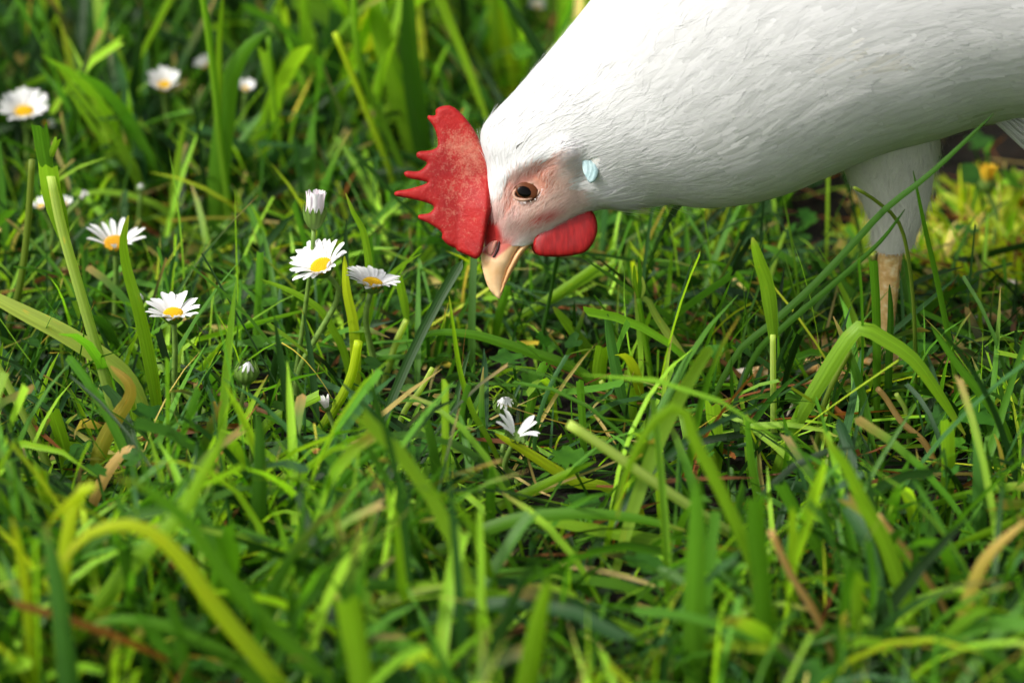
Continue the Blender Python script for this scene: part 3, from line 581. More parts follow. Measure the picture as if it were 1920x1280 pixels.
def hero(lab, kind, pts, wpx, colr, gyv=None, twd=None, lean=0.0):
    kidl = kind in 'KL'
    kind = {'K': 'c', 'L': 'b'}.get(kind, kind)
    gyv = gyv or pts[0][1]
    fx = pts[0][0]+((pts[0][0]-pts[1][0])/max(1, abs(pts[0][1]-pts[1][1])))*max(0, gyv-pts[0][1])*.5
    full = [(fx, gyv)] + list(pts) if gyv > pts[0][1]+12 and not kidl else list(pts)
    if kidl: gyv = LAST[0][1]; fx = LAST[0][2]
    if kind == 'b' and full[0] == (fx, gyv) and lab.find(' tip ') < 0: pass
    G0 = gnd(fx, gyv); Y = G0.y; n = len(full)
    P3 = []
    for i, (x, y) in enumerate(full):
        t = i/(n-1); p = vat(x, y, Y+lean*.01*t*1.0-.0006*i); p.z = max(p.z, .0015); P3.append(p)
    if not kidl: P3[0].z = ground_z(P3[0].x, P3[0].y)-.002
    K = 22; pth = smooth_path(P3, K); r = random.Random(lab)
    S = Y/ray(fx, gyv).y/FPX; W = wpx*S*.94
    c0, c1 = COLS[colr]; c0 = np.array(c0); c1 = np.array(c1)
    V = []; F = []; Cc = []; B = []; sd = r.random()
    tw0 = R_(twd if twd is not None else r.uniform(-28, 28)); tw1 = r.uniform(-.5, .5)
    if kind == 's':
        V, F = tube(pth, [W/2*(1.08-.2*i/K) for i in range(K+1)], 9)
        for i in range(K+1):
            t = i/K; Cc += [(c0*(1-t)+c1*t)*np.array([1.08, 1.12, .8])]*9; B += [((k % 9)/4.0, t*len(pth)*.05, sd) for k in range(9)]
        F = [f for f in F]
    else:
        for i, p in enumerate(pth):
            t = i/K; T = (pth[min(i+1, K)]-pth[max(i-1, 0)]).normalized(); view = (p-CAMP).normalized()
            S1 = T.cross(view).normalized(); N1 = S1.cross(T)
            a = tw0+tw1*t; S2 = S1*math.cos(a)+N1*math.sin(a); N2 = T.cross(S2)
            pr = min(1, .6+1.1*t)*(math.sqrt(max(.012, 1-t**3.2)) if kind == 'b' else 1.0)
            w2 = W/2*pr/max(.75, math.cos(a)); jag = (r.uniform(-.25, .25) if kind == 'c' and i == K else 0)
            for s, off in ((-1, 0), (-.5, .2), (0, .36), (.5, .2), (1, 0)):
                q = p+S2*s*w2+N2*(off*w2*.7)+T*(W*(r.uniform(-.3, .3)) if kind == 'c' and i == K else 0)
                V.append(q)
                edge = 1+.12*abs(s); tip = max(0, (t-.93)/.07) if kind == 'b' and r.random() < 2 else 0
                c = (c0*(1-t)+c1*t)*edge*(.9+.2*(s == 0)); c = c*(1-.5*tip)+np.array([.4, .3, .12])*.5*tip*(1 if sd < .4 else 0)
                Cc.append(c*np.array([1.22, 1.22, .75])); B.append(((s+1)/2, t*.12*12*len(pth)*.05, sd))
        for i in range(K):
            for j in range(4): a = i*5+j; F.append((a, a+1, a+6, a+5))
    nm = 'grass_stalk' if kind == 's' else 'grass_shoot'
    for i, q in enumerate(pth):
        if i/K > .22 or len(pts) < 4:
            xx, yy, zz = gpix(np.array([tuple(q)])); keep_sight(xx[0], yy[0], wpx*.5+2, q.y)
    if kidl: return mesh_np('leaf', [tuple(v) for v in V], F, M_GRASS, np.array(Cc), np.array(B), loc=tuple(P3[0]), parent=LAST[0][0])
    o = mesh_np(nm, [tuple(v) for v in V], F, M_GRASS, np.array(Cc), np.array(B), loc=tuple(P3[0]))
    if kind == 's': LAST[0] = (o, gyv, fx)
    tag(o, lab, 'grass stalk' if kind == 's' else 'grass blade')
    return o
for h in HERO: hero(*h)

# ------------------------------------------------------------------ the lawn
PD = dict(hi=['mid', 'dark', 'blue', 'bright', 'yellow', 'straw', 'brown'])
def zones(P):
    x, y, z = gpix(P)
    shade_hen = (x > 850) & (x < 1560) & (y > 470) & (y < 720)
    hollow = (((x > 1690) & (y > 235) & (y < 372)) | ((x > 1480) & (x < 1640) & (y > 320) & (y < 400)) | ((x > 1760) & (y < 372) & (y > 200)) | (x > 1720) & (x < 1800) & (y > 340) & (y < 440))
    glow = (x > 1590) & (y > 385) & (y < 560)
    ul = (x < 540) & (y < 300)
    top = (x > 560) & (x < 1200) & (y < 330)
    return x, y, shade_hen, hollow, glow, ul, top
def vnoise(P, s, seed=0.):
    return .5+.5*np.sin(P[:, 0]*s+1.7*np.sin(P[:, 1]*s*.8+seed))*np.sin(P[:, 1]*s*1.1+1.3*np.sin(P[:, 0]*s*.7+seed*2))
def make_layer(n, xr, yr, Lr, Wr, th, kp, probs, dens=.0, K=7, cutp=.3, hen=True, sel=None, minw=None, dark_ul=None, lowz=False):
    P = plan(n, xr, yr); zx = zones(P)
    keep = rng.random(n) < (1-dens*vnoise(P, 55))
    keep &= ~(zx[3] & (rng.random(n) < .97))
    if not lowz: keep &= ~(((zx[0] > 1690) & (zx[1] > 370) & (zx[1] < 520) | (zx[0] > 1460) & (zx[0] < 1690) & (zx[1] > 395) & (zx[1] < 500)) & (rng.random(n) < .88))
    if sel is not None: keep &= sel(P, zx)
    P = P[keep]; n = len(P)
    L = rng.uniform(*Lr, n)*(.75+.5*vnoise(P, 30, 2.)); W = rng.uniform(*Wr, n)
    az = rng.uniform(0, 2*math.pi, n); t0 = np.abs(rng.normal(th[0], th[1], n)); k = rng.normal(kp[0], kp[1], n)
    if dark_ul is not None:
        pass
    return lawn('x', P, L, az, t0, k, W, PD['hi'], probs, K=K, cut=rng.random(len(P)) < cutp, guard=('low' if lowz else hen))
XR = (-.42, .42); YR = (.80, 2.35)
parts = []
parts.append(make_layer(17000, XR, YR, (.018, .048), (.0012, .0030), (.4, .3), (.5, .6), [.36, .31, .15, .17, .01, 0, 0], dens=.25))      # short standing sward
parts.append(make_layer(5000, (-.42, -.07), (1.52, 2.2), (.03, .09), (.003, .007), (.5, .3), (.6, .5), [.2, .55, .2, .05, 0, 0, 0], dens=.5))   # growth at the far left, its shade put into darker green blades
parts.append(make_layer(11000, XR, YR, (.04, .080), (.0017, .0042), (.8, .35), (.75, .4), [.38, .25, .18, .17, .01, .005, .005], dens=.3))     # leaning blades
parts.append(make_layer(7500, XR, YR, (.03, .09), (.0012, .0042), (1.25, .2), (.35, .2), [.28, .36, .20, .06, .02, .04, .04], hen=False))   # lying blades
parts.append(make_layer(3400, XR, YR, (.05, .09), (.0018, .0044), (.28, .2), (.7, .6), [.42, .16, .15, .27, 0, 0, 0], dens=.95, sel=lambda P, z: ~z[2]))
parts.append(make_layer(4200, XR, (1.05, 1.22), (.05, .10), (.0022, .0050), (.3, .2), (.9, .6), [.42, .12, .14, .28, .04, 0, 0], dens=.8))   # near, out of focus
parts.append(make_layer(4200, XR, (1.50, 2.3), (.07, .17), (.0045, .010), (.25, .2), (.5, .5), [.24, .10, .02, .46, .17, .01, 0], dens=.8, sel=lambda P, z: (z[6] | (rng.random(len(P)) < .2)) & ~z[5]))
parts.append(make_layer(16000, (0, .42), (1.3, 1.9), (.010, .028), (.0015, .004), (.6, .4), (.6, .6), [.04, 0, 0, .22, .54, .19, .01], dens=.1, sel=lambda P, z: z[4], lowz=True))   # dry strip behind the foot, sunlight put into its yellow blade colours
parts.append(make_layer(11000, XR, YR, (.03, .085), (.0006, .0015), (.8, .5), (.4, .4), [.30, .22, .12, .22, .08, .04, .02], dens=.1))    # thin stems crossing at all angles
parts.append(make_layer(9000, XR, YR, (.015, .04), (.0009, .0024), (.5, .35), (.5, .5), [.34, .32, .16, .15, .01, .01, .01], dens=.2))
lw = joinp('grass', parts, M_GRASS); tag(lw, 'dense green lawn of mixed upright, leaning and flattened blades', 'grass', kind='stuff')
# the lawn going on around the frame
PO = []
for (xr, yr, n) in (((-3.2, -.42), (-.6, 4.5), 26000), ((.42, 3.2), (-.6, 4.5), 26000), ((-.42, .42), (-.6, .8), 5500), ((-.42, .42), (2.35, 4.5), 9000)):
    P = plan(n, xr, yr); n = len(P)
    PO.append(lawn('o', P, rng.uniform(.03, .10, n), rng.uniform(0, 6.28, n), np.abs(rng.normal(.5, .3, n)), rng.normal(.7, .5, n), rng.uniform(.002, .006, n), PD['hi'], [.38, .22, .14, .2, .03, .02, .01], K=4))
n = 60000; P = np.stack([rng.uniform(-14, 14, n), rng.uniform(-2, 26, n), np.zeros(n)], 1); P = P[~((abs(P[:, 0]) < 3.2) & (P[:, 1] < 4.5))]; n = len(P)
PO.append(lawn('o', P, rng.uniform(.06, .14, n), rng.uniform(0, 6.28, n), np.abs(rng.normal(.4, .3, n)), rng.normal(.7, .5, n), rng.uniform(.006, .014, n), PD['hi'], [.38, .22, .14, .2, .03, .02, .01], K=3))
ow = joinp('lawn_beyond', PO, M_GRASS); tag(ow, 'rest of the green lawn stretching away on all sides', 'grass', kind='stuff')

# ------------------------------------------------------------------ lobed ground leaves between the blades
def lobed(nlob=5, K=40, deep=.32):
    out = []
    for k in range(K):
        a = -math.pi*.86+2*math.pi*.86*k/(K-1); r = 1-deep*(.5-.5*math.cos(a*nlob))*1.0; r *= .8+.2*math.cos(a/2); out.append((r*math.cos(a), r*math.sin(a)))
    return out
def leaf_mass(name, n, xr, yr, sr, hr, cols, lab, deep=.32, sel=None, hen=True):
    P = plan(n, xr, yr); zx = zones(P)
    keep = ~(zx[3] & (rng.random(n) < .9))
    if sel is not None: keep &= sel(P, zx)
    P = P[keep]
    V = []; F = []; C = []
    for p in P:
        s = random.uniform(*sr); h = random.uniform(*hr); az = random.uniform(0, 6.28); tilt = random.gauss(.2, .35); roll = random.gauss(0, .35)
        Q = np.array([[p[0], p[1], h]]); x, y, z = gpix(Q)
        if hen and in_poly(x, y, HEN_POLY)[0] and z[0] < DH: continue
        if any((x[0]-kx)**2+(y[0]-ky)**2 < (r+s*FPX/z[0]*1.2+6)**2 and p[1] < Yk for kx, ky, r, Yk in KEEP): continue
        M = Matrix.Translation((p[0], p[1], h)) @ Matrix.Rotation(az, 4, 'Z') @ Matrix.Rotation(-tilt, 4, 'Y') @ Matrix.Rotation(roll, 4, 'X')
        out = lobed(random.choice((3, 5, 7)), 18, deep); k0 = len(V); V.append(M @ Vector((0, 0, 0)))
        for (u, v) in out: V.append(M @ Vector(((u+.2)*s, v*s, .22*s*abs(v)+.05*s*math.sin(u*9))))
        for k in range(len(out)-1): F.append((k0, k0+1+k, k0+2+k))
        c = np.array(random.choice(cols))*random.uniform(.45, .95); C += [c]*(len(out)+1)
        k0 = len(V); b = Vector((p[0]+random.uniform(-.01, .01), p[1]+random.uniform(-.01, .01), -.002)); t = M @ Vector((0, 0, 0)); e = Vector((.0005, 0, 0)); V += [b-e, b+e, t+e, t-e]; F.append((k0, k0+1, k0+2, k0+3)); C += [c]*4
    o = mesh_np(name, [tuple(v) for v in V], F, M_WEED, np.array(C)); tag(o, lab, 'ground leaves', kind='stuff'); return o
WC = [(.55, .8, .5), (.4, .6, .45), (.8, 1, .5), (.45, .7, .6)]
leaf_mass('ground_leaves', 1500, XR, YR, (.004, .009), (.004, .028), WC, 'small lobed clover and buttercup leaves low between the blades')
leaf_mass('broad_leaves', 170, XR, (1.50, 2.3), (.008, .016), (.02, .075), [(1, 1.15, .9), (1.3, 1.5, 1.1), (.8, .95, .9), (1.4, 1.5, .9)], 'larger soft weed leaves standing in the blurred back of the lawn', .3, sel=lambda P, z: (z[0] < 620) | (rng.random(len(P)) < .35))
# dead reddish blades
def dead(n, xr, yr):
    P = plan(n, xr, yr); P[:, 2] += rng.uniform(.001, .018, n)
    return lawn('d', P, rng.uniform(.02, .06, n), rng.uniform(0, 6.28, n), rng.normal(1.35, .12, n), rng.normal(.15, .15, n), rng.uniform(.0007, .0024, n), ['brown', 'straw'], [.7, .3])
dl = joinp('dead_grass', [dead(1700, XR, YR)], M_GRASS); tag(dl, 'dead reddish brown blades lying low in the lawn', 'dead grass', kind='stuff')
# ------------------------------------------------------------------ the hen
hen_foot = gnd(1658, 715); hen = empty('hen', Vector((gnd(1900, 742).x, hen_foot.y, 0)))
tag(hen, 'white hen bending down to peck in the grass, red comb and wattle', 'hen')
RING = [((908, 462), (990, 462), 17), ((908, 430), (1012, 448), 26), ((909, 400), (1035, 436), 40), ((912, 366), (1062, 420), 52), ((914, 335), (1090, 404), 63), ((912, 305), (1118, 393), 72), ((903, 270), (1143, 390), 82),
        ((906, 240), (1172, 393), 92), ((926, 213), (1215, 386), 105), ((960, 179), (1262, 382), 128), ((1002, 131), (1330, 388), 158), ((1058, 66), (1405, 380), 195), ((1112, 2), (1480, 359), 235), ((1180, -80), (1560, 325), 278),
        ((1290, -165), (1650, 287), 318), ((1420, -230), (1755, 258), 340), ((1580, -275), (1860, 226), 352), ((1760, -300), (1990, 215), 352), ((1960, -300), (2150, 195), 335), ((2150, -290), (2310, 130), 290),
        ((2320, -300), (2450, 20), 220), ((2450, -345), (2545, -110), 130), ((2520, -380), (2575, -230), 50)]
def catm(A, m):
    A = np.array(A, float); n = len(A); out = []
    Q = np.vstack([2*A[0]-A[1], A, 2*A[-1]-A[-2]])
    for i in range(n-1):
        for j in range(m):
            t = j/m; a, b, c, d = Q[i:i+4]
            out.append(.5*((2*b)+(-a+c)*t+(2*a-5*b+4*c-d)*t*t+(-a+3*b-3*c+d)*t**3))
    out.append(A[-1]); return np.array(out)
RA = catm([(a[0], a[1], b[0], b[1], c) for a, b, c in RING], 9)
NR = len(RA); NT = 128
th = np.arange(NT)*2*math.pi/NT
# px-space surface: x, y, toward (px)
ct, st = np.cos(th)[None, :], np.sin(th)[None, :]
cx = (RA[:, 0]+RA[:, 2])[:, None]/2; cy = (RA[:, 1]+RA[:, 3])[:, None]/2
ax = (RA[:, 0]-RA[:, 2])[:, None]/2; ay = (RA[:, 1]-RA[:, 3])[:, None]/2
PX = cx+ax*ct; PY = cy+ay*ct
ex = np.clip((1100-cx)/120, 0, 1)*.25+1.0+np.clip((cx-1180)/250, 0, 1)*.55
PT = RA[:, 4][:, None]*np.sign(st)*np.abs(st)**(1/ex)
def blob(x, y, r, ry=None, rot=0):
    ry = ry or r; c, s = math.cos(R_(rot)), math.sin(R_(rot)); u = (PX-x)*c+(PY-y)*s; v = -(PX-x)*s+(PY-y)*c
    return np.exp(-(u/r)**2-(v/ry)**2)
rel = blob(1058, 294, 25)*19-blob(1092, 330, 12, 30, 10)*10-blob(990, 361, 30, 22, -20)*9+blob(965, 322, 55, 12, -30)*6-blob(1020, 318, 26, 10, -35)*6+blob(1000, 402, 32, 14, -15)*4+blob(930, 440, 16, 26)*2
far = blob(1058, 296, 26)*0
PT = PT+np.sign(st)*rel*np.clip(np.abs(st)*1.5, 0, 1)
PT = np.where((RA[:, 0][:, None] > 0), PT, PT)
SURF = np.zeros((NR, NT, 3))
for i in range(NR):
    for j in range(NT): SURF[i, j] = H(PX[i, j], PY[i, j], PT[i, j]*HM)
def px_color(x, y):
    W = np.array([.73, .72, .71]); c = np.broadcast_to(W, x.shape+(3,)).copy()
    def lay(m, col):
        m = np.clip(m, 0, 1)[..., None]; c[:] = c*(1-m)+np.array(col)*m
    def g(cx_, cy_, rx, ry, rot=0, p=2):
        cc, s = math.cos(R_(rot)), math.sin(R_(rot)); u = ((x-cx_)*cc+(y-cy_)*s)/rx; v = (-(x-cx_)*s+(y-cy_)*cc)/ry; return 1/(1+(u*u+v*v)**(p*1.5))
    lay(g(1000, 385, 76, 47, -28, 4)*.92, (.60, .35, .27))         # bare pinkish face
    lay(g(1060, 380, 50, 26, -35)*.7, (.60, .42, .37))
    lay(g(948, 415, 40, 32, 50)*.9, (.58, .36, .33))
    lay(g(1022, 316, 34, 22, -50)*.85, (.55, .18, .09))           # orange red behind the brow
    lay(g(985, 334, 46, 11, -25)*.8, (.52, .17, .13))
    lay(g(953, 374, 10, 30, 8)*.8, (.54, .18, .12))
    lay(g(1022, 348, 12, 30, 20)*.7, (.50, .19, .13))
    lay(g(1016, 415, 27, 9, -22)*.98, (.60, .06, .05))             # red streak above the gape
    lay(g(1060, 292, 26, 26)*.7, (.50, .47, .49)); lay(g(1028, 277, 20, 3.2, -38)*.8, (.30, .20, .18))             # grey velvety tuft over the ear
    lay(g(920, 440, 20, 44, -24, 3), (.40, .015, .014))         # red flesh between comb and nostril
    lay(g(938, 462, 28, 12, -25)*.8, (.5, .10, .08))
    lay(g(1120, 392, 26, 12, 10)*.7, (.62, .42, .36))
    return c
def ring_color(i_arr, x, y, t): return px_color(x, y)
cap0 = SURF[0].mean(0); cap1 = SURF[-1].mean(0)
V = np.concatenate([SURF.reshape(-1, 3), [cap0], [cap1]]); F = []
for i in range(NR-1):
    for j in range(NT): j2 = (j+1) % NT; F.append((i*NT+j, (i+1)*NT+j, (i+1)*NT+j2, i*NT+j2))
for j in range(NT): j2 = (j+1) % NT; F.append((NR*NT, j, j2)); F.append((NR*NT+1, (NR-1)*NT+j2, (NR-1)*NT+j))
Ccol = px_color(PX, PY).reshape(-1, 3); Ccol = np.vstack([Ccol, [.5, .1, .08], [.8, .8, .8]])
body = mesh_np('body', V, F, M_SKIN, Ccol, loc=tuple(hen.location), parent=hen)

# feathers laid on the body, each following the surface
TS = np.gradient(SURF, axis=0); TT = (np.roll(SURF, -1, 1)-np.roll(SURF, 1, 1))/2
NRM = np.cross(TS, TT); NRM /= np.linalg.norm(NRM, axis=2, keepdims=True)+1e-12
cen = SURF.mean(1, keepdims=True); sg = np.sign((NRM*(SURF-cen)).sum(2, keepdims=True)); NRM = NRM*np.where(sg == 0, 1, sg)
def samp(A, u, v):
    u = np.clip(u, 0, NR-1.001); i = np.floor(u).astype(int); fu = (u-i)[..., None]; v = v % NT; j = np.floor(v).astype(int); fv = (v-j)[..., None]; j2 = (j+1) % NT; j = j % NT
    return (A[i, j]*(1-fu)+A[i+1, j]*fu)*(1-fv)+(A[i, j2]*(1-fu)+A[i+1, j2]*fu)*fv
LS = np.linalg.norm(TS, axis=2, keepdims=True); LT = np.linalg.norm(TT, axis=2, keepdims=True)
def ell(x, y, cx_, cy_, rx, ry, rot=0):
    c, s = math.cos(R_(rot)), math.sin(R_(rot)); u = ((x-cx_)*c+(y-cy_)*s)/rx; v = (-(x-cx_)*s+(y-cy_)*c)/ry; return u*u+v*v < 1
def plumage(name, n, urange, lenf, wf, lift, cols, skip=None, K=5, jit=.18, tone=.035, uw=None, soft=.16):
    global NQ
    area = (LS*LT)[..., 0]; ii = np.arange(NR)[:, None]; wgt = area*((ii >= urange[0]) & (ii < urange[1]))
    if uw is not None: wgt = wgt*uw(PX, PY, ii)
    pr = (wgt/wgt.sum()).ravel(); k = rng.choice(NR*NT, n, p=pr)
    u = k//NT+rng.random(n); v = k % NT+rng.random(n)
    x = samp(PX[..., None], u, v)[:, 0]; y = samp(PY[..., None], u, v)[:, 0]
    if skip is not None: ok = ~skip(x, y, u); u, v, x, y = u[ok], v[ok], x[ok], y[ok]
    u_e = np.minimum(u+lenf(u, x, y)*.95/samp(LS, u, v)[:, 0], NR-1.01); ok = np.ones(len(u), bool)
    for f in (.5, 1.0):
        xe = samp(PX[..., None], u+(u_e-u)*f, v)[:, 0]; ye = samp(PY[..., None], u+(u_e-u)*f, v)[:, 0]
        ok &= ~(ell(xe, ye, 987, 361, 27, 19, -18) | ell(xe, ye, 1105, 318, 11, 26, 12))
    u, v, x, y = u[ok], v[ok], x[ok], y[ok]
    n = len(u); L = lenf(u, x, y)*rng.uniform(.75, 1.25, n); W = wf(u, x, y)*rng.uniform(.8, 1.2, n)
    ls = samp(LS, u, v)[:, 0]; lt = samp(LT, u, v)[:, 0]
    t = np.linspace(0, 1, K)[None, :]; a = rng.normal(0, jit, n)[:, None]; cv = rng.normal(0, jit*.7, n)[:, None]
    uu = u[:, None]+(L/ls)[:, None]*t; off = (L/lt)[:, None]*(a*t+cv*t*t)
    pr = np.clip(np.sin(np.clip(t*.92+.06, 0, 1)*math.pi*.93), .02, 1)**(.36 if K == 6 else .5)*np.where(t > .97, .35, 1)
    lf = (lift*L)[:, None]*t**1.5*rng.uniform(.4, 1.5, n)[:, None]+.00025*(1-0*t)
    Vv = []; Nq = []
    for s in (-1, 0, 1):
        vv = v[:, None]+off+(W/2/lt)[:, None]*pr*s
        p = samp(SURF, uu, vv); nn = samp(NRM, uu, vv); nn /= np.linalg.norm(nn, axis=2, keepdims=True)+1e-9
        over = np.maximum(uu-(NR-1.01), 0)[..., None]
        tt = samp(TT, uu, vv); tt /= np.linalg.norm(tt, axis=2, keepdims=True)+1e-9; ts = samp(TS, uu, vv); ts /= np.linalg.norm(ts, axis=2, keepdims=True)+1e-9
        Nq.append(nn+tt*s*soft*(1 if True else 0)+ts*(-.3+.8*t[..., None])*soft+tt*(rng.normal(0, .5, (n, 1))*soft)[..., None])
        Vv.append(p+nn*(lf+(0 if s else 1)*(W*.05)[:, None])[..., None])
    Vv = np.stack(Vv, 2); Nq = np.stack(Nq, 2); NQ.append(Nq.reshape(-1, 3))
    base = (np.arange(n)*K*3)[:, None, None]; i = (np.arange(K-1)*3)[None, :, None]; j = np.arange(2)[None, None, :]; q = base+i+j
    Fq = np.stack([q, q+1, q+4, q+3], -1).reshape(-1, 4)
    c = cols(x, y)*(1+rng.normal(0, tone, n))[:, None]; Cq = np.repeat(np.repeat(c[:, None, None, :], K, 1), 3, 2)*((.92+.08*t) if K == 6 else (.95+.05*t))[..., None, None]
    B = np.stack(np.broadcast_arrays(np.array([0, .5, 1.])[None, None, :], (t*1.0)[..., None], rng.random(n)[:, None, None]*3), -1)
    return Vv.reshape(-1, 3), Fq, Cq.reshape(-1, 3), B.reshape(-1, 3)
def face(x, y): return ell(x, y, 1020, 420, 46, 20, -25) | ell(x, y, 1000, 368, 62, 52, -25) | ell(x, y, 950, 430, 55, 55) | ell(x, y, 1040, 325, 38, 28, -40) | ell(x, y, 1050, 395, 50, 30, -30)
def wcol(x, y):
    c = np.broadcast_to(np.array([.74, .74, .74]), x.shape+(3,)).copy()
    for (dx, dy, rx, ry, pr) in ((1376, 50, 20, 7, .3), (1378, 128, 9, 6, .4), (1893, 122, 10, 6, .4), (1305, 117, 5, 3, .3), (962, 302, 3, 3, .3)):
        m = ell(x, y, dx, dy, rx, ry) & (rng.random(x.shape) < pr); c[m] *= np.array([.22, .22, .20])
    m = ((x-1555)/60)**2+((y-150)/18)**2 < 1; c[m] *= np.array([.97, .95, .90])
    return c
def hide_face(x, y, u): return face(x, y) | ell(x, y, 1104, 318, 13, 28, 12) | ((x < 1100) & (y > 455)) | ell(x, y, 1058, 292, 26, 26) | ((x < 935) & (y > 395))
HU = 9*7     # ring index where the neck begins
NQ = []
pl = []
pl.append(plumage('p', 17000, (18, 9*9), lambda u, x, y: .0048+.00012*np.maximum(u-30, 0), lambda u, x, y: .0007+0*u, .018, wcol, hide_face, jit=.11))
pl.append(plumage('p', 12000, (9*7, 9*14), lambda u, x, y: .010+.00012*np.maximum(u-60, 0), lambda u, x, y: .0013+.00002*np.maximum(u-60, 0), .007, wcol, hide_face, jit=.13, tone=.03))
pl.append(plumage('p', 9000, (9*11, 9*22), lambda u, x, y: .012+.00010*np.maximum(u-90, 0), lambda u, x, y: .0048+.00016*np.maximum(u-90, 0), .010, wcol, None, jit=.10, tone=.012, K=6, soft=.09))
pl.append(plumage('p', 9000, (9*3, 9*22), lambda u, x, y: .006+.00004*u, lambda u, x, y: .00016+0*u, .10, wcol, hide_face, jit=.35, tone=.03))   # loose barbs standing off the outline
pm = joinp('plumage', pl, M_FEATHER, loc=tuple(hen.location), parent=hen); tag(pm, kind='stuff')
def soft_normals(o):
    q = np.concatenate(NQ); q /= np.linalg.norm(q, axis=1, keepdims=True)+1e-9
    if len(q) == len(o.data.vertices): o.data.normals_split_custom_set_from_vertices(q.tolist())
    else: print('normals skipped', len(q), len(o.data.vertices))
soft_normals(pm); NQ = []
# short bristly down of the face
def facecol(x, y): c = px_color(x, y); return c*.55+np.array([.80, .70, .63])*.45
fz = []
fz.append(plumage('f', 10000, (0, 9*8), lambda u, x, y: .0044+.0*u, lambda u, x, y: .00014+0*u, .13, facecol, lambda x, y, u: ~face(x, y) | ell(x, y, 988, 361, 31, 23, -20) | (y > 458) | ((x < 940) & (y > 425)), K=4, jit=.16))
fz.append(plumage('f', 1500, (9, 9*9), lambda u, x, y: .0028+.0*u, lambda u, x, y: .0002+0*u, .30, lambda x, y: np.broadcast_to(np.array([.60, .57, .59]), x.shape+(3,)).copy(), lambda x, y, u: ~ell(x, y, 1059, 294, 31, 33), K=4, jit=.5))
fz.append(plumage('f', 800, (9*4, 9*9), lambda u, x, y: .006+.0*u, lambda u, x, y: .0003+0*u, .2, wcol, lambda x, y, u: ~(ell(x, y, 1150, 392, 60, 22) | ell(x, y, 915, 300, 16, 80)), K=5, jit=.5))
fz.append(plumage('f', 900, (9*5, 9*11), lambda u, x, y: .010+0*u, lambda u, x, y: .0006+0*u, .32, wcol, lambda x, y, u: ~ell(x, y, 1175, 378, 75, 22, 3), K=5, jit=.4, soft=.1))
fm = joinp('face_down', fz, M_FEATHER, loc=tuple(hen.location), parent=hen); tag(fm, kind='stuff'); soft_normals(fm)

# puffy plates traced in the hen's middle plane with a real rounded thickness
def plate(name, out, thick, edge, z0, mat, grid=5.0, sides=(1, 1), colf=None, zf=None, parent=hen, rnd=2.0, wob=0, nsub=4):
    P = catm([(a, b) for a, b in out]+[out[0]], nsub)[:-1] if nsub > 1 else np.array(out, float)
    n = len(P); x0, y0 = P.min(0); x1, y1 = P.max(0)
    gx_, gy_ = np.meshgrid(np.arange(x0, x1, grid), np.arange(y0, y1, grid*.87)); gx_[1::2] += grid/2; gx_ = gx_.ravel(); gy_ = gy_.ravel()
    ins = in_poly(gx_, gy_, [tuple(p) for p in P]); gp = np.stack([gx_[ins], gy_[ins]], 1)
    A = P; Bp = np.roll(P, -1, 0)
    def dist(q):
        d = Bp-A; t = np.clip(((q[:, None]-A[None])*d[None]).sum(2)/((d*d).sum(1)[None]+1e-9), 0, 1); c = A[None]+d[None]*t[..., None]; return np.linalg.norm(q[:, None]-c, axis=2).min(1)
    gp = gp[dist(gp) > grid*.45]
    allp = [Vector(p) for p in np.vstack([P, gp])]
    r = delaunay_2d_cdt(allp, [(i, (i+1) % n) for i in range(n)], [], 1, 1e-4)
    vv = np.array([tuple(v) for v in r[0]]); tri = r[2]; d = dist(vv)
    e = np.clip(d/edge, 0, 1); hgt = thick*(1-(1-e)**rnd)**(1/rnd)
    if zf is not None: hgt = hgt*zf(vv[:, 0], vv[:, 1])
    if wob: hgt = hgt*(1+wob*np.sin(vv[:, 0]*.21+1)*np.sin(vv[:, 1]*.17))
    z00 = z0(vv[:, 0], vv[:, 1]) if callable(z0) else np.full(len(vv), z0)
    V = []; nV = len(vv); onb = d < 1e-3
    fr = [H(x, y, z*HM) for (x, y), z in zip(vv, z00+hgt*sides[0])]; bk = [H(x, y, z*HM) for (x, y), z in zip(vv, z00-hgt*sides[1])]
    mp = {}; V = list(fr)
    for i in range(nV):
        if onb[i]: mp[i] = i
        else: mp[i] = len(V); V.append(bk[i])
    F = [tuple(t) for t in tri]+[tuple(mp[i] for i in t)[::-1] for t in tri]
    c = None
    if colf is not None:
        cc = colf(vv[:, 0], vv[:, 1]); c = np.zeros((len(V), 3)); c[:nV] = cc
        for i in range(nV): c[mp[i]] = cc[i]
    o = mesh_np(name, [tuple(v) for v in V], F, mat, c, loc=tuple(hen.location), parent=hen)
    bm = bmesh.new(); bm.from_mesh(o.data); bmesh.ops.recalc_face_normals(bm, faces=bm.faces); bm.to_mesh(o.data); bm.free()
    if parent is not hen: o.parent = parent; o.location = (0, 0, 0)
    return o
COMB = [(843, 198), (828, 200), (817.5, 206), (816, 217), (804, 217), (802, 223), (810, 233), (817, 247), (821, 266), (819, 277), (806, 282.5), (786, 284.5), (781, 290), (784, 297), (801, 306), (786, 321), (764, 321), (757.5, 326), (765, 334), (788, 339), (801, 343.5), (770, 354), (743, 359), (741, 367), (756, 370.5), (784, 376), (809, 384), (813, 391), (804, 400), (786, 403), (786, 411), (806, 420), (825, 433), (829.5, 440), (829, 448), (841, 460), (854, 465.5), (858, 471), (876, 479), (891, 486), (899, 482), (906, 468), (911, 436), (917, 410), (926, 392), (935, 360), (940, 320), (925, 290), (906, 276), (897, 259), (887, 241), (872, 221), (856, 205)]
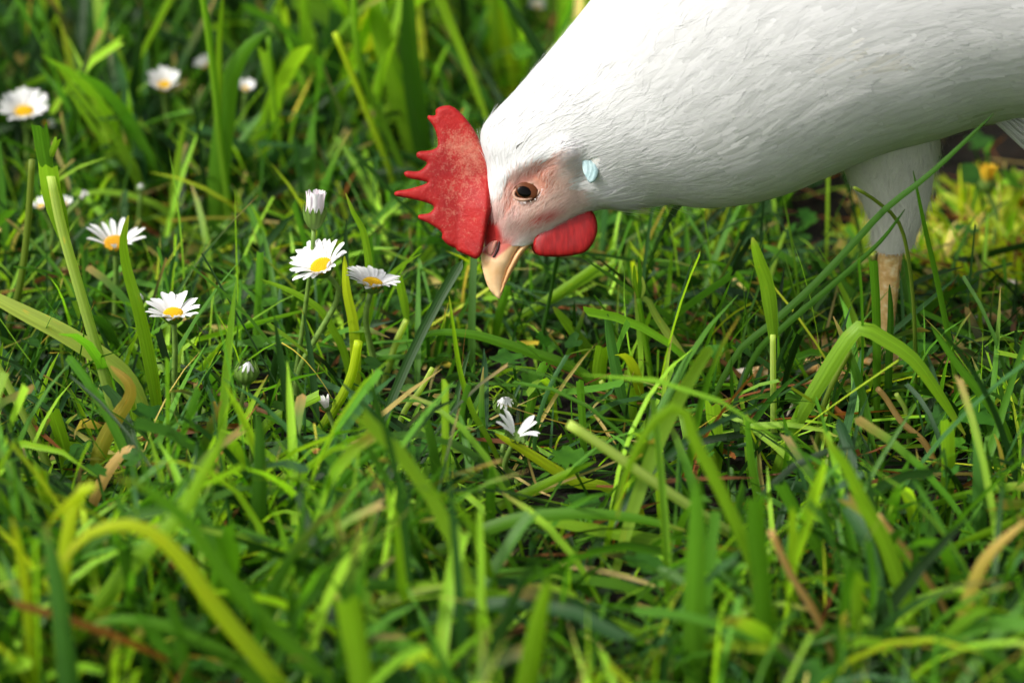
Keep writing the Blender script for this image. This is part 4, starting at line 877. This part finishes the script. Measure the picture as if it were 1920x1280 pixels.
def dust(x, y):
    a = .45*np.exp(-((x-862)/40)**2-((y-270)/30)**2)+.36*np.exp(-((x-893)/30)**2-((y-300)/45)**2)+.18*np.exp(-((x-855)/45)**2-((y-345)/60)**2)+.1*np.exp(-((x-850)/50)**2-((y-410)/60)**2)
    return np.stack([np.clip(a, 0, 1)]*3, 1)
plate('comb', COMB, 7, 11, lambda x, y: 8+26*np.clip((x-860)/50, 0, 1)*np.clip((y-330)/60, 0, 1)*np.clip((932-x)/18, 0, 1), M_COMB, 4.0, colf=dust, zf=lambda x, y: .75+.5*np.clip((x-800)/100, 0, 1), wob=.03, nsub=3)
WAT = [(1071, 391), (1086, 387), (1104, 392), (1115, 404), (1120, 425), (1116, 447), (1102, 469), (1086, 477), (1053, 481.5), (1023, 481.5), (1006, 477), (1000, 462), (1004, 444), (1022, 425), (1040, 412), (1052, 402)]
plate('wattle', WAT, 8, 22, 20, M_WATTLE, 4.0, wob=.03)
plate('wattle', [(a-4, b-3) for a, b in WAT], 8, 22, -22, M_WATTLE, 6.0, wob=.1)
# beak: upper and lower half
UP = [(901, 470), (902, 488), (904.5, 503), (911, 528), (920, 546), (929, 556), (935.5, 560.5), (939, 556), (941, 541), (947, 520), (957, 496), (965, 479), (975, 462), (989, 446), (1003, 436), (1000, 425), (975, 425), (950, 430), (925, 445)]
def bcol(x, y):
    c = np.ones((len(x), 3)); ln = np.where(x < 928, 474+(x-902)*.46, 486-(x-928)*.80); m = np.clip((ln-y)/5+.5, 0, 1)*.9; c = c*(1-m[:, None])+np.array([.68, .20, .35])*m[:, None]
    m = np.clip((y-535)/25, 0, 1)[:, None]; c = c*(1-m)+np.array([1.05, 1.05, .95])*m; return c
plate('beak', UP, 19, 24, 0, M_BEAK, 3.5, colf=bcol, zf=lambda x, y: np.clip((566-y)/75, .25, 1))
plate('beak', [(936, 552), (940, 553), (946, 538), (957, 516), (967, 498), (975, 484), (987, 468), (1000, 455), (1008, 444), (998, 436), (985, 448), (970, 466), (955, 492), (944, 522)], 13, 14, 0, M_BEAK, 3.5, colf=lambda x, y: np.broadcast_to(np.array([.85, .74, .62]), (len(x), 3)), zf=lambda x, y: np.clip((570-y)/60, .3, 1))
for s in (1, -1):
    plate('nostril', [(915, 478), (911, 470), (914, 460), (921, 453), (929, 450), (934, 452), (932, 460), (929, 469), (925, 477), (920, 481)], 6, 8, s*16.5, M_NOSTRIL, 2.5)
    plate('nostril_slit', [(923, 482), (927, 475), (931, 464), (934.5, 453), (937.5, 453), (936.5, 465), (933, 474), (927, 483)], 2.5, 2.5, s*19.5, simple('nostril_dark', [(.3, (.02, .004, .004)), (.7, (.04, .01, .01))], 300, .6) if s == 1 else bpy.data.materials['nostril_dark'], 2.0)
# eyes: ball with iris and pupil, lids as rings, on both sides of the head
def ball(name, c, r, sc3, mat, parent=hen):
    bm = bmesh.new(); bmesh.ops.create_uvsphere(bm, u_segments=32, v_segments=20, radius=1)
    me = bpy.data.meshes.new(name); bm.to_mesh(me); bm.free(); me.polygons.foreach_set('use_smooth', [True]*len(me.polygons)); me.materials.append(mat)
    o = bpy.data.objects.new(name, me); link(o, hen); rot = Matrix.Rotation(R_(18), 3, Fv)  # raised end towards the ear
    X = rot @ Rv; Yy = rot @ Uv; Z = -Fv
    M = Matrix((X*sc3[0]*r, Yy*sc3[1]*r, Z*sc3[2]*r)).transposed().to_4x4(); M.translation = Vector(c)-hen.location; o.matrix_basis = M
    return o
i0 = np.argmin((PX[:, 32]-987)**2+(PY[:, 32]-361)**2)
kk = np.argmin(((PX-987)**2+(PY-361)**2+(PT < 0)*1e6)); EZ = PT.ravel()[kk]
for s in (1, -1):
    ez = s*(EZ+6.5)
    e = ball('eye', H(987, 361, (ez-s*9)*HM), 25*HM, (1, .75, .50), M_EYEBALL)
    def sub(o): o.parent = e; o.matrix_basis = e.matrix_basis.inverted() @ o.matrix_basis; return o
    iris = ball('iris', H(987.5, 360.5, (ez+s*2.0)*HM), 21.5*HM, (1, .74, .24), M_IRIS); sub(iris)
    pup = ball('pupil', H(982.5, 362, (ez+s*6.6)*HM), 11.5*HM, (1.15, .86, .26), M_PUPIL); sub(pup)
    # lids: torus-like ring with a thicker lower rim
    Vl = []; Fl = []; nu, nv = 48, 10
    for i in range(nu):
        a = 2*math.pi*i/nu; ca, sa = math.cos(a), math.sin(a); bx, by = 25*ca, -13.8*sa; c_, s_ = math.cos(R_(18)), math.sin(R_(18))
        X_ = 987.5+bx*c_+by*s_*1.0; Y_ = 361.5-bx*s_+by*c_
        for j in range(nv):
            b = 2*math.pi*j/nv; rr = 2.8+.8*max(0, -sa); o_ = rr*math.cos(b); z_ = rr*.9*math.sin(b)
            ux, uy = ca*c_-sa*s_, -ca*s_-sa*c_
            Vl.append(H(X_+ux*o_, Y_+uy*o_, (ez+s*2.0+z_-abs(ca)*s*2)*HM))
    for i in range(nu):
        for j in range(nv): i2, j2 = (i+1) % nu, (j+1) % nv; Fl.append((i*nv+j, i2*nv+j, i2*nv+j2, i*nv+j2))
    mesh_np('eyelid', [tuple(v) for v in Vl], Fl, M_LID, loc=tuple(hen.location), parent=hen)
    # tiny lash feathers round the lower lid
    Vb = []; Fb = []
    for q in range(26):
        a = random.uniform(-3.0, .5); ca, sa = math.cos(a), math.sin(a); c_, s_ = math.cos(R_(18)), math.sin(R_(18))
        bx, by = 27.5*ca, -18.8*sa; X_ = 987.5+bx*c_+by*s_; Y_ = 361.5-bx*s_+by*c_; ux, uy = ca*c_-sa*s_, -ca*s_-sa*c_
        L = random.uniform(3, 5.5); k = len(Vb); Vb += [H(X_-uy*.5, Y_+ux*.5, (ez+s*5)*HM), H(X_+uy*.5, Y_-ux*.5, (ez+s*5)*HM), H(X_+ux*L, Y_+uy*L, (ez+s*7)*HM)]; Fb.append((k, k+1, k+2))
    lsh = mesh_np('lashes', [tuple(v) for v in Vb], Fb, M_PETAL, loc=tuple(hen.location), parent=hen); tag(lsh, kind='stuff')
# blue tinged ear lobe with folds
EARP = [(1096, 291), (1104, 296), (1110, 305), (1116, 314), (1120, 324), (1118, 335), (1112, 345), (1103, 347), (1096, 336), (1091, 325), (1090, 312), (1092, 300)]
kk = np.argmin(((PX-1104)**2+(PY-320)**2+(PT < 0)*1e6)); AZ = PT.ravel()[kk]
def earcol(x, y):
    f = np.sin((x-1104)*.85+np.sin(y*.15)*1.6+(y-318)*.10); c = np.ones((len(x), 3)); m = np.clip(f-.62+.35*np.sin(x*.5+y*.23), 0, 1)[:, None]*.9; return c*(1-m)+np.array([.35, .45, .5])*m
for s in (1, -1): plate('earlobe', EARP, 4, 6, s*(AZ+6), M_EAR, 1.8, colf=earcol, zf=lambda x, y: 1+.07*np.sin((x-1104)*.85+np.sin(y*.15)*1.6+(y-318)*.10))

# legs: feathered thigh, scaly shank, toes with claws
def leg(ox, oy, fore=1.0):
    P = lambda x, y, dy=0.0: vat(x, y, hen_foot.y+dy)+Vector((ox, oy, 0))
    secs = [((1600, 190), (1740, 170), 1.6), ((1572, 275), (1760, 265), 1.9), ((1588, 325), (1749, 310), 1.8), ((1616, 370), (1742, 355), 1.6), ((1633, 410), (1728, 400), 1.25), ((1640, 440), (1712, 438), .95), ((1646, 462), (1700, 458), .75)]
    A = catm([(a[0], a[1], b[0], b[1], d) for a, b, d in secs], 5); V = []; F = []; m = 28; G = []
    for r in A:
        c = P((r[0]+r[2])/2, (r[1]+r[3])/2); e = P(r[2], r[3])-c; row = []
        for k in range(m):
            a = 2*math.pi*k/m; row.append(c+e*math.cos(a)+Vector((0, -r[4]*.01, 0))*math.sin(a))
        G.append(row); V += row
    for i in range(len(A)-1):
        for k in range(m): k2 = (k+1) % m; F.append((i*m+k, (i+1)*m+k, (i+1)*m+k2, i*m+k2))
    th_ = mesh_np('thigh', [tuple(v) for v in V], F, M_SKIN, np.tile((.75, .73, .68), (len(V), 1)), loc=tuple(hen.location), parent=hen)
    Vf = []; Ff = []; Cf = []; Bf = []; G_ = G; Nf = []
    for q in range(5600):
        i = random.uniform(0, len(A)-3.5); k = random.uniform(0, m); L = random.randint(4, 8); k0 = len(Vf); dk = random.gauss(0, .25)
        wq = .0005+.0007*(1-i/len(A)) if q < 4200 else .00011; hair = 0 if q < 4200 else random.uniform(.001, .0035)
        for t in range(4):
            ii = min(i+L*t/3.0, len(A)-1.001); i_ = int(ii); kq = (k+dk*t) % m; k_ = int(kq) % m; k2 = (k_+1) % m; f = ii-i_; h = kq-int(kq)
            p = (G_[i_][k_].lerp(G_[i_][k2], h)).lerp(G_[i_+1][k_].lerp(G_[i_+1][k2], h), f); cen_ = sum((G_[i_][z] for z in (0, m//4, m//2, 3*m//4)), Vector())/4
            nn = (p-cen_); nn.z = 0; nn.normalize(); sdv = nn.cross(Vector((0, 0, 1))).normalized(); ww = wq*(.6, 1, .9, .25)[t]
            pp = p+nn*(.0003+hair*(t/3)**1.5+.0008*t/3*random.random()+(.0012*t/3 if i > len(A)-9 else 0)); Vf += [pp-sdv*ww, pp+sdv*ww]; nt_ = nn+sdv*random.gauss(0, .1); Nf += [tuple(nt_-sdv*.15), tuple(nt_+sdv*.15)]; Bf += [(0, t/3, q % 7), (1, t/3, q % 7)]
            cc = .76*random.uniform(.95, 1.03); Cf += [(cc, cc*.975, cc*.92)]*2
        flip = ((Vf[k0+1]-Vf[k0]).cross(Vf[k0+2]-Vf[k0])).dot(nn) < 0
        for t in range(3): a = k0+t*2; Ff.append((a, a+2, a+3, a+1) if flip else (a, a+1, a+3, a+2))
    d_ = mesh_np('thigh_down', [tuple(v) for v in Vf], Ff, M_FEATHER, np.array(Cf), np.array(Bf), loc=tuple(hen.location), parent=hen); tag(d_, kind='stuff'); d_.data.normals_split_custom_set_from_vertices([tuple(Vector(q).normalized()) for q in Nf]); d_.parent = th_; d_.location = (0, 0, 0)
    foot = Vector((hen_foot.x+ox, hen_foot.y+oy, .009))
    pth = smooth_path([P(1673, 440), P(1671, 470), P(1668, 540), P(1664, 620), foot], 26)
    rad = [(23-8*min(1, i/9)+(2 if i > 23 else 0))*.5*HM for i in range(27)]; rad = [(25-.66*i if i < 19 else 13.0+.7*max(0, i-23))*HM for i in range(27)]
    V, F = tube(pth, rad, 20)
    sh = mesh_np('shank', [tuple(v) for v in V], F, M_SHANK, loc=tuple(hen.location), parent=hen)
    # overlapping scutes down the front
    Vs = []; Fs = []
    for i in range(3, 24):
        for hh in (0, .5):
            f = i+hh; p = pth[int(f)].lerp(pth[min(int(f)+1, 26)], f-int(f)); r = rad[int(f)]*1.05; T = (pth[int(f)+1]-pth[int(f)]).normalized(); fr_ = (Vector((-.55, -.8, 0))); fr_ = (fr_-T*fr_.dot(T)).normalized(); sd_ = T.cross(fr_)
            k0 = len(Vs)
            for a in np.linspace(-1.15, 1.15, 7):
                dirv = fr_*math.cos(a)+sd_*math.sin(a); Vs += [p+dirv*r*.98-T*.0011, p+dirv*(r*1.02+.0003)+T*.0012]
            for a in range(6): Fs.append((k0+2*a, k0+2*a+1, k0+2*a+3, k0+2*a+2))
    so_ = mesh_np('scutes', [tuple(v) for v in Vs], Fs, M_SHANK, loc=tuple(hen.location), parent=hen); so_.parent = sh; so_.location = (0, 0, 0); tag(so_, kind='stuff')
    for (dx, dy, ln) in ((-1, -.12, .052), (-.75, -.72, .045), (-.72, .62, .045), (.85, .25, .024)):
        d = Vector((dx, dy, 0)).normalized(); tp = [foot+Vector((0, 0, -.001))]+[foot+d*ln*t+Vector((0, 0, z-.009)) for t, z in ((.3, .0085), (.6, .0075), (.85, .0062), (1, .0055))]
        pt = smooth_path(tp, 12); V, F = tube(pt, [.0042-.0016*i/12+(.0004 if i in (4, 8) else 0) for i in range(13)], 10)
        to = mesh_np('toe', [tuple(v) for v in V], F, M_SHANK, loc=tuple(hen.location), parent=hen)
        e = pt[-1]; cp = smooth_path([e-d*.002, e+d*.005+Vector((0, 0, .001)), e+d*.010+Vector((0, 0, -.0035))], 8); V, F = tube(cp, [.0024*(1-.9*i/8) for i in range(9)], 8)
        cl = mesh_np('claw', [tuple(v) for v in V], F, M_CLAW, loc=tuple(hen.location), parent=hen); cl.parent = to; cl.location = (0, 0, 0)
leg(0, 0); leg(.095, .055)
# fluff under the belly at the back, and the tail
V = []; F = []
def tuft(name, n, gen, kind='stuff'):
    pass
    V = []; F = []; C = []; B = []
    for q in range(n):
        p, d, L, W, nn_ = gen(q); s = d.cross(Vector((random.uniform(-1, 1), random.uniform(-1, 1), random.uniform(-1, 1)))).normalized(); k = len(V)
        for t in range(4):
            c = p+d*L*t/3+Vector((0, 0, -.1*L*(t/3)**2)); w_ = W*(.6, 1, .8, .15)[t]; V += [c-s*w_, c+s*w_]; B += [(0, t/3, q % 5), (1, t/3, q % 5)]; C += [(.75, .75, .73)]*2
        for t in range(3): a = k+2*t; F.append((a, a+1, a+3, a+2))
    o = mesh_np(name, [tuple(v) for v in V], F, M_FEATHER, np.array(C), np.array(B), loc=tuple(hen.location), parent=hen); tag(o, kind=kind); return o
def fl(q):
    a = random.uniform(0, 6.28); b = random.uniform(-.9, 1); r = (1-b*b)**.5
    c = H(1990, 205, 0)+(Rv*r*math.cos(a)*125*HM)+(Uv*b*66*HM)+(-Fv*r*math.sin(a)*90*HM)
    e = (c-H(1990, 205, 0)).normalized(); d = (e*.55+Vector((1.0, 0, -.25))).normalized(); return c-d*.006, d, random.uniform(.010, .016), .0009, (e+Vector((random.uniform(-.15, .15), -.1, .25))).normalized()
tuft('belly_fluff', 6000, fl)
for k in range(14):
    a = R_(20+k*5.5); root = H(2480+random.uniform(-20, 20), -230+random.uniform(-40, 40), (k % 2*2-1)*random.uniform(5, 30)*HM); d = (Rv*math.cos(a)+Uv*math.sin(a)); L = .11-.002*k
    V = []; F = []
    for i in range(9):
        t = i/8; c = root+d*L*t-Uv*.02*t*t; wv = .012*math.sin(math.pi*min(1, t*.9+.1)**.8)+.002; sdv = d.cross(Fv).normalized(); V += [c-sdv*wv, c-Fv*.001*(1 if k % 2 else -1), c+sdv*wv]
    for i in range(8):
        for j in (0, 1): a_ = i*3+j; F.append((a_, a_+1, a_+4, a_+3))
    mesh_np('tail_feather', [tuple(v) for v in V], F, M_FEATHER, np.full((len(V), 3), .85), np.array([((i % 3)/2, (i//3)/8, k) for i in range(len(V))]), loc=tuple(hen.location), parent=hen)

# yellow bud at the right behind the hen
def yellow_bud():
    ft = gnd(1860, 470); head = vat(1851, 342, ft.y); root = empty('dandelion_bud', ft); tag(root, 'blurred yellow dandelion bud standing in the dark gap behind the hen', 'dandelion')
    V, F = tube(smooth_path([ft, ft.lerp(head, .5)+Vector((.003, 0, 0)), head-Vector((0, 0, .004))], 8), .0011, 8); mesh_np('stem', [tuple(v) for v in V], F, M_STEM, loc=tuple(ft), parent=root)
    child_at('sepals', SEPB, root, head, Rv, Vector((0, 0, 1)), .0035)
    my = simple('dandelion_yellow', [(.3, (.7, .42, .02)), (.7, (.85, .62, .05))], 300, .6, trans=.25)
    pm_ = petal_mesh('floret', 1, .3, .06, my)
    for k in range(22):
        a = k*2.4; d = Vector((math.cos(a), math.sin(a), 0)); e = R_(70+12*(k % 3)); xd = d*math.cos(e)+Vector((0, 0, 1))*math.sin(e); child_at('petal', pm_, root, head+d*.002, xd, Vector((0, 0, 1))*math.cos(e)-d*math.sin(e), .0075)
yellow_bud()
